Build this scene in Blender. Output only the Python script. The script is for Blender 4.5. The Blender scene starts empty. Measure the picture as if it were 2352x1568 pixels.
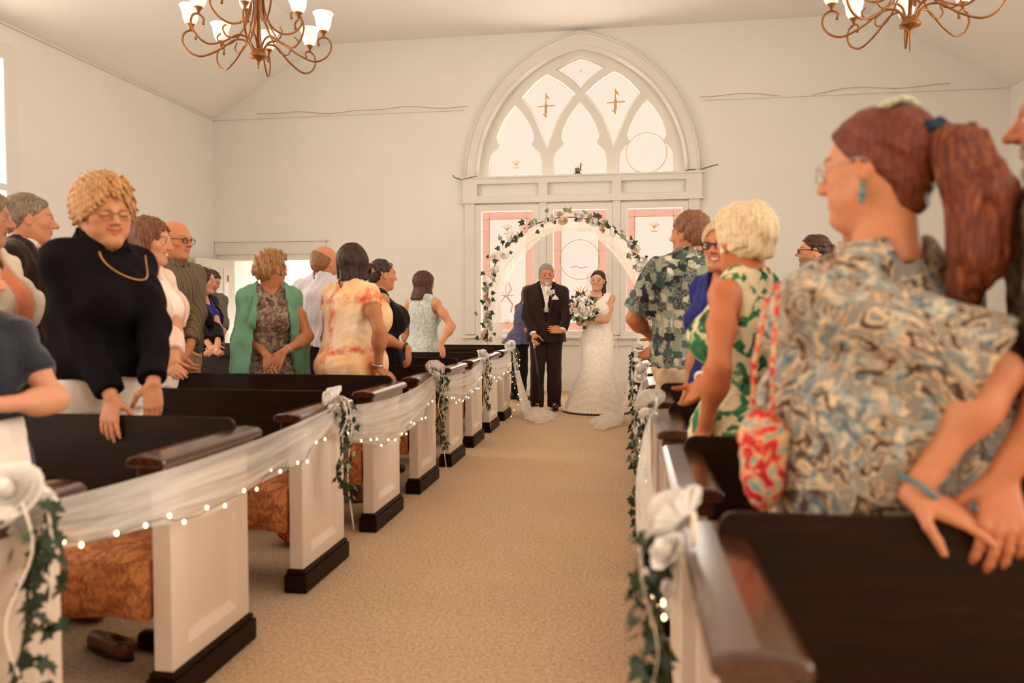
import bpy, bmesh, math, random
import numpy as np
from mathutils import Vector, Matrix, Euler
random.seed(7); np.random.seed(7)
PI = math.pi
scene = bpy.context.scene
COL = scene.collection

# ---------------------------------------------------------------- camera, world, lights, exposure
cam_d = bpy.data.cameras.new('camera'); cam = bpy.data.objects.new('camera', cam_d); COL.objects.link(cam)
cam_d.sensor_width = 36.0; cam_d.lens = 1740.0 / 2352.0 * 36.0
cam.location = (0, 0, 1.2)
cam.rotation_euler = (math.radians(90 - 2.2), 0, math.radians(8.76))
cam_d.clip_start = 0.05; cam_d.clip_end = 200
cam_d.dof.use_dof = True; cam_d.dof.focus_distance = 8.6; cam_d.dof.aperture_fstop = 2.0
scene.camera = cam

scene.view_settings.view_transform = 'Standard'
scene.view_settings.look = 'None'
scene.view_settings.exposure = 0.5
scene.view_settings.gamma = 1.0
scene.view_settings.use_curve_mapping = False
scene.cycles.use_denoising = True
scene.cycles.max_bounces = 7
scene.cycles.diffuse_bounces = 4
scene.cycles.use_adaptive_sampling = True
scene.cycles.adaptive_threshold = 0.04
scene.cycles.adaptive_min_samples = 16
scene.cycles.glossy_bounces = 3
scene.cycles.transparent_max_bounces = 14
scene.cycles.caustics_reflective = False
scene.cycles.caustics_refractive = False
scene.cycles.sample_clamp_indirect = 6.0

world = bpy.data.worlds.new('overcast_sky'); scene.world = world
world.use_nodes = True
bg = world.node_tree.nodes['Background']
bg.inputs[0].default_value = (0.68, 0.63, 0.58, 1)
bg.inputs[1].default_value = 1.0

# room measures (metres; y runs along the aisle, camera at x=0,y=0)
BACK_Y, LEFT_X, RIGHT_X, FRONT_Y = 11.5, -6.66, 5.18, -4.0
RAIL_Z, CEIL_Z, CEIL_L, CEIL_R, MID_X = 4.32, 5.41, -4.8, 3.32, -0.74
SIDE_WINDOWS = [(-3.0, -1.7), (-0.4, 0.9), (2.2, 3.5), (4.8, 6.1)]      # y ranges of the tall side windows
LEFT_WINDOWS = [(-2.9, -1.6), (0.3, 1.6), (3.3, 4.6), (6.1, 7.32)]
def daylight(name, loc, rot, sx, sy, power, color=(1.0, 0.99, 0.98)):
    l = bpy.data.lights.new(name, 'AREA'); l.shape = 'RECTANGLE'; l.size = sx; l.size_y = sy
    l.energy = power; l.color = color
    o = bpy.data.objects.new(name, l); COL.objects.link(o); o.location = loc; o.rotation_euler = rot
    return o
DAY = 103.0
# daylight through the side windows; only the last window of the left wall reaches into the picture
for nm, (y0, y1) in zip(('window_left_altar_offscreen', 'window_left_second_offscreen', 'window_left_third_offscreen', 'window_left_daylight'), LEFT_WINDOWS):
    daylight(nm, (LEFT_X - 0.20, (y0 + y1) / 2, 2.55), (0, -PI / 2, 0), 2.7, y1 - y0, DAY)
for nm, (y0, y1) in zip(('window_right_altar_offscreen', 'window_right_second_offscreen', 'window_right_third_offscreen', 'window_right_fourth_offscreen'), SIDE_WINDOWS):
    daylight(nm, (RIGHT_X + 0.20, (y0 + y1) / 2, 2.55), (0, PI / 2, 0), 2.7, y1 - y0, DAY)
# daylight through the three low windows and the gothic window of the back wall
daylight('window_back_low_daylight', (MID_X, BACK_Y + 0.25, 1.85), (-PI / 2, 0, 0), 3.0, 1.9, 60.0)
daylight('window_back_gothic_daylight', (MID_X, BACK_Y + 0.25, 4.0), (-PI / 2, 0, 0), 2.6, 1.2, 40.0)

# ---------------------------------------------------------------- helpers: objects and tags
def lin(h):
    """hex sRGB -> linear rgb"""
    if not isinstance(h, str): return tuple(h)
    h = h.lstrip('#'); v = [int(h[i:i + 2], 16) / 255 for i in (0, 2, 4)]
    return tuple(c / 12.92 if c <= 0.04045 else ((c + 0.055) / 1.055) ** 2.4 for c in v)
def empty(name, loc=(0, 0, 0), rz=0.0, parent=None):
    o = bpy.data.objects.new(name, None); COL.objects.link(o); o.location = loc; o.rotation_euler = (0, 0, rz)
    o.empty_display_size = 0.1
    if parent is not None: o.parent = parent
    return o
def tag(o, label=None, cat=None, group=None, kind=None):
    if label: o['label'] = label
    if cat: o['category'] = cat
    if group: o['group'] = group
    if kind: o['kind'] = kind
    return o
def mesh_obj(name, me, mat=None, parent=None, smooth=False):
    o = bpy.data.objects.new(name, me); COL.objects.link(o)
    if mat is not None and len(me.materials) == 0: me.materials.append(mat)
    if parent is not None: o.parent = parent
    if smooth: me.polygons.foreach_set('use_smooth', [True] * len(me.polygons))
    return o
def copy_tree(o, parent=None):
    c = o.copy(); COL.objects.link(c); c.parent = parent
    for ch in list(o.children): copy_tree(ch, c)
    return c

class MB:
    """collects shapes, built as ONE mesh object"""
    def __init__(s): s.v = []; s.f = []
    def add(s, vs, fs):
        n = len(s.v); s.v += [tuple(p) for p in vs]; s.f += [tuple(i + n for i in f) for f in fs]; return s
    def box(s, lo, hi):
        (a, b, c), (d, e, g) = lo, hi
        return s.add([(a, b, c), (d, b, c), (d, e, c), (a, e, c), (a, b, g), (d, b, g), (d, e, g), (a, e, g)],
                     [(0, 3, 2, 1), (4, 5, 6, 7), (0, 1, 5, 4), (1, 2, 6, 5), (2, 3, 7, 6), (3, 0, 4, 7)])
    def prism(s, prof, axis, a, b):
        """profile of 2-D points extruded along axis ('x','y','z') from a to b"""
        def m(p, t):
            return (t, p[0], p[1]) if axis == 'x' else ((p[0], t, p[1]) if axis == 'y' else (p[0], p[1], t))
        n = len(prof); vs = [m(p, a) for p in prof] + [m(p, b) for p in prof]
        fs = [tuple(range(n)), tuple(range(2 * n - 1, n - 1, -1))] + [(i, n + i, n + (i + 1) % n, (i + 1) % n) for i in range(n)]
        return s.add(vs, fs)
    def tube(s, pts, r, n=8, closed=False, flat=None):
        pts = [Vector(p) for p in pts]; m = len(pts)
        rs = r if hasattr(r, '__len__') else [r] * m
        vs = []; prev = None
        for i, p in enumerate(pts):
            if closed: t = (pts[(i + 1) % m] - pts[i - 1])
            else: t = pts[min(i + 1, m - 1)] - pts[max(i - 1, 0)]
            t = t.normalized() if t.length > 1e-9 else Vector((0, 0, 1))
            if prev is None:
                ref = Vector((0, 0, 1)) if abs(t.z) < 0.9 else Vector((1, 0, 0))
                u = t.cross(ref).normalized()
            else:
                u = prev - t * prev.dot(t)
                u = u.normalized() if u.length > 1e-6 else t.orthogonal().normalized()
            prev = u; w = t.cross(u)
            for k in range(n):
                a = 2 * PI * k / n
                vs.append(p + (u * math.cos(a) + w * math.sin(a) * (flat or 1.0)) * rs[i])
        fs = []
        for i in range(m if closed else m - 1):
            j = (i + 1) % m
            for k in range(n):
                l = (k + 1) % n
                fs.append((i * n + k, i * n + l, j * n + l, j * n + k))
        if not closed:
            fs.append(tuple(range(n - 1, -1, -1))); fs.append(tuple((m - 1) * n + k for k in range(n)))
        return s.add(vs, fs)
    def lathe(s, prof, n=16, c=(0, 0, 0), caps=True):
        vs = []; m = len(prof)
        for r, z in prof:
            for k in range(n):
                a = 2 * PI * k / n; vs.append((c[0] + r * math.cos(a), c[1] + r * math.sin(a), c[2] + z))
        fs = [(i * n + k, i * n + (k + 1) % n, (i + 1) * n + (k + 1) % n, (i + 1) * n + k) for i in range(m - 1) for k in range(n)]
        if caps: fs.append(tuple(range(n - 1, -1, -1))); fs.append(tuple((m - 1) * n + k for k in range(n)))
        return s.add(vs, fs)
    def ball(s, c, r, n=10, m=7):
        rr = r if hasattr(r, '__len__') else (r, r, r)
        vs = [(c[0], c[1], c[2] - rr[2])]
        for i in range(1, m):
            p = PI * i / m
            for k in range(n):
                a = 2 * PI * k / n
                vs.append((c[0] + rr[0] * math.sin(p) * math.cos(a), c[1] + rr[1] * math.sin(p) * math.sin(a), c[2] - rr[2] * math.cos(p)))
        vs.append((c[0], c[1], c[2] + rr[2])); L = len(vs) - 1
        fs = [(0, 1 + (k + 1) % n, 1 + k) for k in range(n)]
        for i in range(m - 2):
            for k in range(n):
                fs.append((1 + i * n + k, 1 + i * n + (k + 1) % n, 1 + (i + 1) * n + (k + 1) % n, 1 + (i + 1) * n + k))
        fs += [(L, 1 + (m - 2) * n + k, 1 + (m - 2) * n + (k + 1) % n) for k in range(n)]
        return s.add(vs, fs)
    def grid(s, P):
        """P[i][j] points -> sheet"""
        m, n = len(P), len(P[0])
        return s.add([p for row in P for p in row], [(i * n + j, i * n + j + 1, (i + 1) * n + j + 1, (i + 1) * n + j) for i in range(m - 1) for j in range(n - 1)])
    def xf(s, M):
        s.v = [tuple(M @ Vector(p)) for p in s.v]; return s
    def mesh(s, name):
        me = bpy.data.meshes.new(name); me.from_pydata(s.v, [], s.f)
        bm = bmesh.new(); bm.from_mesh(me); bmesh.ops.recalc_face_normals(bm, faces=bm.faces); bm.to_mesh(me); bm.free()
        return me
    def build(s, name, mat, parent=None, smooth=False, bevel=0, seg=2, solid=0):
        o = mesh_obj(name, s.mesh(name), mat, parent, smooth)
        if solid:
            m = o.modifiers.new('thickness', 'SOLIDIFY'); m.thickness = solid; m.offset = 0
        if bevel:
            m = o.modifiers.new('bevel', 'BEVEL'); m.width = bevel; m.segments = seg; m.limit_method = 'ANGLE'; m.harden_normals = False
        return o

def plate_mesh(name, outline, holes, depth, bevel=0.0):
    """flat polygon with holes, given in (x,z), extruded along y; centred on y=0"""
    cu = bpy.data.curves.new(name, 'CURVE'); cu.dimensions = '2D'; cu.fill_mode = 'BOTH'
    cu.extrude = max(depth / 2 - bevel, 0.0005); cu.bevel_depth = bevel; cu.bevel_resolution = 1; cu.offset = -bevel
    for poly in [outline] + list(holes):
        sp = cu.splines.new('POLY'); sp.points.add(len(poly) - 1); sp.use_cyclic_u = True
        for p, q in zip(sp.points, poly): p.co = (q[0], q[1], 0, 1)
    o = bpy.data.objects.new(name, cu); COL.objects.link(o)
    dg = bpy.context.evaluated_depsgraph_get()
    me = bpy.data.meshes.new_from_object(o.evaluated_get(dg))
    bpy.data.objects.remove(o); bpy.data.curves.remove(cu)
    me.transform(Matrix.Rotation(PI / 2, 4, 'X'))
    me.name = name; me.materials.clear()
    return me

# ---------------------------------------------------------------- helpers: materials
MATS = {}
def newmat(name):
    m = bpy.data.materials.new(name); m.use_nodes = True
    nt = m.node_tree; b = nt.nodes['Principled BSDF']
    MATS[name] = m
    return m, nt, b
def N(nt, t, **kw):
    n = nt.nodes.new(t)
    for k, v in kw.items():
        if k.startswith('i_'):
            key = k[2:]; key = int(key) if key.isdigit() else key.replace('_', ' ')
            n.inputs[key].default_value = v
        else: setattr(n, k, v)
    return n
def ramp(nt, fac, stops, interp='LINEAR'):
    r = nt.nodes.new('ShaderNodeValToRGB'); r.color_ramp.interpolation = interp
    el = r.color_ramp.elements
    while len(el) < len(stops): el.new(0.5)
    for e, (p, c) in zip(el, stops): e.position = p; e.color = (*lin(c), 1)
    nt.links.new(fac, r.inputs[0]); return r.outputs[0]
def coords(nt, scale=(1, 1, 1), kind='Object', rot=(0, 0, 0)):
    tc = N(nt, 'ShaderNodeTexCoord'); mp = N(nt, 'ShaderNodeMapping')
    mp.inputs['Scale'].default_value = scale; mp.inputs['Rotation'].default_value = rot
    nt.links.new(tc.outputs[kind], mp.inputs[0]); return mp.outputs[0]
def noise(nt, vec, scale, detail=2.0, rough=0.5, dist=0.0):
    n = N(nt, 'ShaderNodeTexNoise'); n.inputs['Scale'].default_value = scale; n.inputs['Detail'].default_value = detail
    n.inputs['Roughness'].default_value = rough; n.inputs['Distortion'].default_value = dist
    nt.links.new(vec, n.inputs['Vector']); return n
def bump(nt, b, height, strength, dist=0.01):
    bp = N(nt, 'ShaderNodeBump'); bp.inputs['Strength'].default_value = strength; bp.inputs['Distance'].default_value = dist
    nt.links.new(height, bp.inputs['Height']); nt.links.new(bp.outputs[0], b.inputs['Normal'])
def mix(nt, fac, a, b, mode='MIX'):
    m = N(nt, 'ShaderNodeMix', data_type='RGBA', blend_type=mode)
    for s, v in ((m.inputs[0], fac), (m.inputs[6], a), (m.inputs[7], b)):
        if hasattr(v, 'links'): nt.links.new(v, s)
        elif isinstance(v, (int, float)): s.default_value = v
        else: s.default_value = (*lin(v), 1)
    return m.outputs[2]
def simple(name, color, rough=0.6, var=0.08, scale=6.0, bump_s=0.0, bump_scale=60.0, spec=0.3, metal=0.0, sheen=0.0, stretch=(1, 1, 1)):
    if name in MATS: return MATS[name]
    m, nt, b = newmat(name); v = coords(nt, stretch); c = np.array(lin(color))
    n = noise(nt, v, scale, 3.0)
    nt.links.new(ramp(nt, n.outputs['Fac'], [(0.25, tuple(np.clip(c * (1 - var), 0, 1))), (0.75, tuple(np.clip(c * (1 + var), 0, 1)))]), b.inputs['Base Color'])
    b.inputs['Roughness'].default_value = rough; b.inputs['Specular IOR Level'].default_value = spec; b.inputs['Metallic'].default_value = metal
    if sheen: b.inputs['Sheen Weight'].default_value = sheen
    if bump_s:
        n2 = noise(nt, v, bump_scale, 2.0); bump(nt, b, n2.outputs['Fac'], bump_s)
    return m
def emit(name, color, strength):
    if name in MATS: return MATS[name]
    m, nt, b = newmat(name)
    b.inputs['Base Color'].default_value = (*lin(color), 1); b.inputs['Emission Color'].default_value = (*lin(color), 1)
    b.inputs['Emission Strength'].default_value = strength; b.inputs['Roughness'].default_value = 0.4
    return m
def glass_pane(name, color, keep=0.85):
    """thin tinted pane: lets the daylight through, with a faint sheen"""
    if name in MATS: return MATS[name]
    m, nt, b = newmat(name); out = nt.nodes['Material Output']
    tr = N(nt, 'ShaderNodeBsdfTransparent'); tr.inputs[0].default_value = (*lin(color), 1)
    b.inputs['Base Color'].default_value = (*lin(color), 1); b.inputs['Roughness'].default_value = 0.25
    ms = N(nt, 'ShaderNodeMixShader'); ms.inputs[0].default_value = keep
    nt.links.new(b.outputs[0], ms.inputs[1]); nt.links.new(tr.outputs[0], ms.inputs[2]); nt.links.new(ms.outputs[0], out.inputs[0])
    return m
def sheer(name, color, alpha, trans=0.4, stretch=(45, 2.2, 60)):
    """net fabric: part see-through, part diffuse and translucent"""
    if name in MATS: return MATS[name]
    m, nt, b = newmat(name); out = nt.nodes['Material Output']; nt.nodes.remove(b)
    d = N(nt, 'ShaderNodeBsdfDiffuse'); d.inputs[0].default_value = (*lin(color), 1)
    t = N(nt, 'ShaderNodeBsdfTranslucent'); t.inputs[0].default_value = (*lin(color), 1)
    m1 = N(nt, 'ShaderNodeMixShader'); m1.inputs[0].default_value = trans
    nt.links.new(d.outputs[0], m1.inputs[1]); nt.links.new(t.outputs[0], m1.inputs[2])
    tr = N(nt, 'ShaderNodeBsdfTransparent')
    m2 = N(nt, 'ShaderNodeMixShader')
    v = coords(nt, stretch); n = noise(nt, v, 1.0, 3.0)
    mr = N(nt, 'ShaderNodeMapRange'); mr.inputs[1].default_value = 0.3; mr.inputs[2].default_value = 0.7
    mr.inputs[3].default_value = max(alpha - 0.14, 0); mr.inputs[4].default_value = min(alpha + 0.14, 1)
    nt.links.new(n.outputs['Fac'], mr.inputs[0]); nt.links.new(mr.outputs[0], m2.inputs[0])
    nt.links.new(tr.outputs[0], m2.inputs[1]); nt.links.new(m1.outputs[0], m2.inputs[2]); nt.links.new(m2.outputs[0], out.inputs[0])
    return m

# room and furniture materials
WALL = simple('wall_plaster', '#eae6de', 0.85, 0.02, 1.5, 0.03, 40.0, 0.15)
CEILM = simple('ceiling_plaster', '#f5f1ea', 0.9, 0.02, 1.2, 0.02, 40.0, 0.1)
TRIM = simple('white_paint', '#e3ded5', 0.45, 0.02, 3.0, 0.0, 10, 0.35)
PEWWHITE = simple('pew_white_paint', '#eddac9', 0.4, 0.03, 3.0, 0.02, 20, 0.4)
def carpet():
    m, nt, b = newmat('carpet_loops'); v = coords(nt)
    n1 = noise(nt, v, 75.0, 4.0, 0.75); n2 = noise(nt, v, 1.6, 2.0)
    c1 = ramp(nt, n1.outputs['Fac'], [(0.27, '#8a6c52'), (0.42, '#c4a384'), (0.56, '#dcbf9f'), (0.72, '#f4dfc6')])
    c2 = mix(nt, 0.10, c1, n2.outputs['Color'], 'OVERLAY')
    nt.links.new(c2, b.inputs['Base Color']); b.inputs['Roughness'].default_value = 1.0; b.inputs['Specular IOR Level'].default_value = 0.05
    bump(nt, b, n1.outputs['Fac'], 0.6, 0.006); return m
CARPET = carpet()
def darkwood():
    m, nt, b = newmat('dark_stained_wood'); v = coords(nt, (0.6, 9, 9))
    n = noise(nt, v, 6.0, 5.0, 0.6, 0.6)
    nt.links.new(ramp(nt, n.outputs['Fac'], [(0.2, '#170803'), (0.55, '#221005'), (0.85, '#34190a')]), b.inputs['Base Color'])
    b.inputs['Roughness'].default_value = 0.42; b.inputs['Specular IOR Level'].default_value = 0.13
    bump(nt, b, n.outputs['Fac'], 0.05, 0.002); return m
DARK = darkwood()
def polished():
    m, nt, b = newmat('polished_arm_wood'); v = coords(nt, (9, 0.6, 9)); n = noise(nt, v, 6.0, 4.0, 0.6, 0.5)
    nt.links.new(ramp(nt, n.outputs['Fac'], [(0.2, '#33170a'), (0.55, '#4a2410'), (0.85, '#6a381a')]), b.inputs['Base Color'])
    b.inputs['Roughness'].default_value = 0.25; b.inputs['Coat Weight'].default_value = 1.0; b.inputs['Coat Roughness'].default_value = 0.16; b.inputs['Coat IOR'].default_value = 1.45; return m
ARMWOOD = polished()
def cushion_mat():
    m, nt, b = newmat('leaf_brocade'); v = coords(nt)
    n0 = noise(nt, v, 9.0, 2.0)
    mx = mix(nt, 0.12, v, n0.outputs['Color'])
    vo = N(nt, 'ShaderNodeTexVoronoi', feature='SMOOTH_F1'); vo.inputs['Scale'].default_value = 42.0
    nt.links.new(mx, vo.inputs['Vector'])
    wv = N(nt, 'ShaderNodeTexWave'); wv.inputs['Scale'].default_value = 22.0; wv.inputs['Distortion'].default_value = 14.0; wv.inputs['Detail Scale'].default_value = 2.2
    nt.links.new(v, wv.inputs['Vector'])
    a = ramp(nt, wv.outputs['Fac'], [(0.35, '#8a3f16'), (0.62, '#c9813f')])
    c = ramp(nt, vo.outputs['Distance'], [(0.25, '#d2894a'), (0.55, '#7c3512')])
    nt.links.new(mix(nt, 0.5, a, c), b.inputs['Base Color']); b.inputs['Roughness'].default_value = 0.8
    bump(nt, b, wv.outputs['Fac'], 0.3, 0.004); return m
BROCADE = cushion_mat()
BRONZE = simple('antique_bronze', '#93602f', 0.42, 0.2, 20.0, 0.0, 10, 0.5, 0.6)
TULLE = sheer('white_tulle', '#fffaf2', 0.70, 0.5)
TULLE_THIN = sheer('thin_tulle', '#fffaf2', 0.45, 0.5, (16, 16, 4))
VEIL = sheer('veil_net', '#fffaf4', 0.30, 0.4, (30, 30, 2))
SATIN = simple('satin_ribbon', '#f3e3d0', 0.35, 0.03, 10.0, 0, 10, 0.5)
WIRE = simple('wire', '#7a6a58', 0.5, 0.05)
BULB = emit('fairy_bulb', '#ffdca8', 5.0)
IVY = simple('ivy_leaf', '#2f3f2b', 0.45, 0.45, 18.0, 0.15, 60.0, 0.4)
IVYL = simple('ivy_leaf_light', '#8d9c78', 0.5, 0.3, 14.0, 0.1, 60.0, 0.3)
STEM = simple('vine_stem', '#4d4a2c', 0.7, 0.2)
PETAL = simple('rose_petal', '#fff6ee', 0.6, 0.04, 20.0, 0, 10, 0.2)
PETALP = simple('blush_petal', '#f5d6c2', 0.6, 0.06, 20.0, 0, 10, 0.2)
# ---------------------------------------------------------------- the room
def structure(o): o['kind'] = 'structure'; return o
structure(MB().box((LEFT_X - 0.2, FRONT_Y - 0.2, -0.1), (RIGHT_X + 0.2, 15.2, 0.0)).build('floor', CARPET))
def arc(cx, cz, r, a0, a1, n): return [(cx + r * math.cos(a0 + (a1 - a0) * i / n), cz + r * math.sin(a0 + (a1 - a0) * i / n)) for i in range(n + 1)]
def gothic(w, rise, z0, cx=MID_X, n=18, close=True):
    """two-centred pointed arch outline, from right springing over the apex to left springing"""
    R = (w * w + rise * rise) / (2 * w); a = math.atan2(rise, R - w)
    right = arc(cx - (R - w), z0, R, 0, a, n); left = [(2 * cx - x, z) for x, z in right[::-1]]
    return right + left[1:]
GW, GR, GZ = 1.545, 1.88, 3.25
gable = [(LEFT_X, 0), (RIGHT_X, 0), (RIGHT_X, RAIL_Z), (CEIL_R, CEIL_Z), (CEIL_L, CEIL_Z), (LEFT_X, RAIL_Z)]
DOOR = (-6.46, -4.92, 2.05)
low_wins = [(-2.29, -1.40), (-1.185, -0.295), (-0.08, 0.81)]; WZ0, WZ1 = 0.88, 2.79
holes = [gothic(GW, GR, GZ), [(DOOR[0], 0.0), (DOOR[1], 0.0), (DOOR[1], DOOR[2]), (DOOR[0], DOOR[2])]]
holes[1] = [(DOOR[0], 0.002), (DOOR[1], 0.002), (DOOR[1], DOOR[2]), (DOOR[0], DOOR[2])]
for a, b in low_wins: holes.append([(a, WZ0), (b, WZ0), (b, WZ1), (a, WZ1)])
bw = mesh_obj('wall_back', plate_mesh('wall_back', gable, holes, 0.24), WALL); bw.location = (0, BACK_Y + 0.12, 0); structure(bw)
def side_wall(name, x, wins, sgn):
    me = plate_mesh(name, [(FRONT_Y, 0), (BACK_Y + 0.24, 0), (BACK_Y + 0.24, RAIL_Z + 0.05), (FRONT_Y, RAIL_Z + 0.05)],
                    [[(a, 1.15), (b, 1.15), (b, 3.95), (a, 3.95)] for a, b in wins], 0.2)
    o = mesh_obj(name, me, WALL); o.rotation_euler = (0, 0, PI / 2); o.location = (x + sgn * 0.1, 0, 0); structure(o)
side_wall('wall_left', LEFT_X, LEFT_WINDOWS, -1)
side_wall('wall_right', RIGHT_X, SIDE_WINDOWS, 1)
fr = mesh_obj('wall_front', plate_mesh('wall_front', gable, [[(MID_X - 1.8, 1.4), (MID_X + 1.8, 1.4), (MID_X + 1.8, 4.6), (MID_X - 1.8, 4.6)]], 0.2), WALL)  # with an opening for the invented altar-end window
fr.location = (0, FRONT_Y - 0.1, 0); structure(fr)
ceil = MB().box((CEIL_L - 0.05, FRONT_Y - 0.2, CEIL_Z), (CEIL_R + 0.05, BACK_Y + 0.24, CEIL_Z + 0.12))
ceil.prism([(LEFT_X - 0.2, RAIL_Z), (LEFT_X, RAIL_Z), (CEIL_L, CEIL_Z), (CEIL_L, CEIL_Z + 0.12), (LEFT_X - 0.2, RAIL_Z + 0.12)], 'y', FRONT_Y - 0.2, BACK_Y + 0.24)
ceil.prism([(RIGHT_X + 0.2, RAIL_Z), (RIGHT_X, RAIL_Z), (CEIL_R, CEIL_Z), (CEIL_R, CEIL_Z + 0.12), (RIGHT_X + 0.2, RAIL_Z + 0.12)], 'y', FRONT_Y - 0.2, BACK_Y + 0.24)
structure(ceil.build('ceiling', CEILM))
# picture rails along the walls
RAILM = simple('rail_paint', '#e3ded5', 0.6, 0.03)
structure(MB().box((LEFT_X, FRONT_Y, RAIL_Z - 0.03), (LEFT_X + 0.022, BACK_Y, RAIL_Z - 0.012)).build('trim_1', RAILM))
rl = MB().box((LEFT_X, BACK_Y - 0.024, RAIL_Z - 0.03), (-2.52, BACK_Y, RAIL_Z - 0.014)); structure(rl.build('trim_2', RAILM))
rl = MB().box((1.05, BACK_Y - 0.024, RAIL_Z - 0.03), (RIGHT_X, BACK_Y, RAIL_Z - 0.014)); structure(rl.build('trim_3', RAILM))
structure(MB().box((RIGHT_X - 0.012, FRONT_Y, RAIL_Z - 0.03), (RIGHT_X, BACK_Y, RAIL_Z - 0.012)).build('trim_4', RAILM))
structure(MB().box((DOOR[1] + 0.12, BACK_Y - 0.02, 0), (RIGHT_X, BACK_Y, 0.18)).build('baseboard_back', TRIM, bevel=0.006))
structure(MB().box((LEFT_X, FRONT_Y, 0), (LEFT_X + 0.02, BACK_Y - 0.9, 0.18)).build('baseboard_left', TRIM, bevel=0.006))
structure(MB().box((RIGHT_X - 0.02, FRONT_Y, 0), (RIGHT_X, BACK_Y, 0.18)).build('baseboard_right', TRIM, bevel=0.006))

# ---- the great gothic window
CLEAR = glass_pane('clear_leaded_glass', '#fffaf4', 0.93)
PINK = glass_pane('rose_glass', '#fadcd0', 0.92)
REDG = simple('red_glass_line', '#e0a090', 0.4, 0.1)
BLUEG = simple('blue_glass_bit', '#8fb3b4', 0.4, 0.1)
AMBG = simple('amber_glass_bit', '#dba46c', 0.4, 0.1)
LEAD = simple('lead_came', '#c9a994', 0.6, 0.05)
w1 = structure(empty('window_1', (0, BACK_Y, 0)))
out = gothic(1.765, 2.14, GZ); inn = gothic(GW, GR, GZ)
mesh_obj('casing', plate_mesh('casing', out + inn[::-1], [], 0.07, 0.012), TRIM, w1).location = (0, -0.036, 0)
ridge = MB()
ridge.tube([(x, -0.075, z) for x, z in gothic(GW + 0.03, GR + 0.035, GZ)], 0.022, 8)
ridge.tube([(x, -0.075, z) for x, z in gothic(1.745, 2.115, GZ)], 0.018, 8)
ridge.build('casing_moulding', TRIM, w1, smooth=True)
def X(u): return MID_X + (u - 687) * 0.003167
def Z(v): return 3.25 + (744 - v) * 0.003170
def curve(pts, n=4):
    """Catmull-Rom through pts"""
    P = [Vector((*p, 0)) for p in pts]; res = []
    for i in range(len(P) - 1):
        p0 = P[max(i - 1, 0)]; p1 = P[i]; p2 = P[i + 1]; p3 = P[min(i + 2, len(P) - 1)]
        for k in range(n):
            t = k / n
            q = 0.5 * ((2 * p1) + (p2 - p0) * t + (2 * p0 - 5 * p1 + 4 * p2 - p3) * t * t + (3 * p1 - p0 - 3 * p2 + p3) * t ** 3)
            res.append((q.x, q.y))
    res.append((P[-1].x, P[-1].y)); return res
def lancet(cx, hw):
    s = hw / 132.0
    L = curve([(-138, 744), (-132, 640), (-90, 592)]) + curve([(-86, 585), (-98, 545), (-60, 460), (0, 385)])
    left = [(X(cx + a * s), Z(v)) for a, v in L]
    return left + [(2 * X(cx) - x, z) for x, z in left[::-1]][1:]
panes = [lancet(376, 128), lancet(687, 128), lancet(998, 128)]
top = curve([(687, 332), (640, 282), (570, 235)])[:-1] + curve([(570, 235), (628, 203), (687, 181)])
panes.append([(X(a), Z(v)) for a, v in top] + [(X(1374 - a), Z(v)) for a, v in top[::-1]][1:-1])
ul = curve([(530, 610), (465, 450), (408, 362)])[:-1] + curve([(408, 362), (465, 300), (527, 258)])[:-1] + curve([(527, 258), (600, 300), (662, 355)])[:-1] + curve([(662, 355), (580, 470), (530, 610)])[:-1]
panes.append([(X(a), Z(v)) for a, v in ul]); panes.append([(X(1374 - a), Z(v)) for a, v in ul][::-1])
base = [(MID_X + GW, GZ), *gothic(GW + 0.01, GR + 0.012, GZ)]
tr = mesh_obj('tracery', plate_mesh('tracery', gothic(GW + 0.02, GR + 0.02, GZ), panes, 0.09, 0.014), TRIM, w1); tr.location = (0, 0.09, 0)
for pl in panes:
    gp = mesh_obj('pane', plate_mesh('pane', pl, [], 0.008), CLEAR, w1); gp.location = (0, 0.1, 0)
    cx = sum(p[0] for p in pl) / len(pl); cz = sum(p[1] for p in pl) / len(pl)
    MB().tube([(cx + (x - cx) * 0.955, 0.09, cz + (z - cz) * 0.965) for x, z in pl], 0.0045, 5, True).build('lead_line', LEAD, gp).location = (0, -0.1, 0)
    gp.children[0].location = (0, -0.1 + 0.09 - 0.09, 0)
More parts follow.
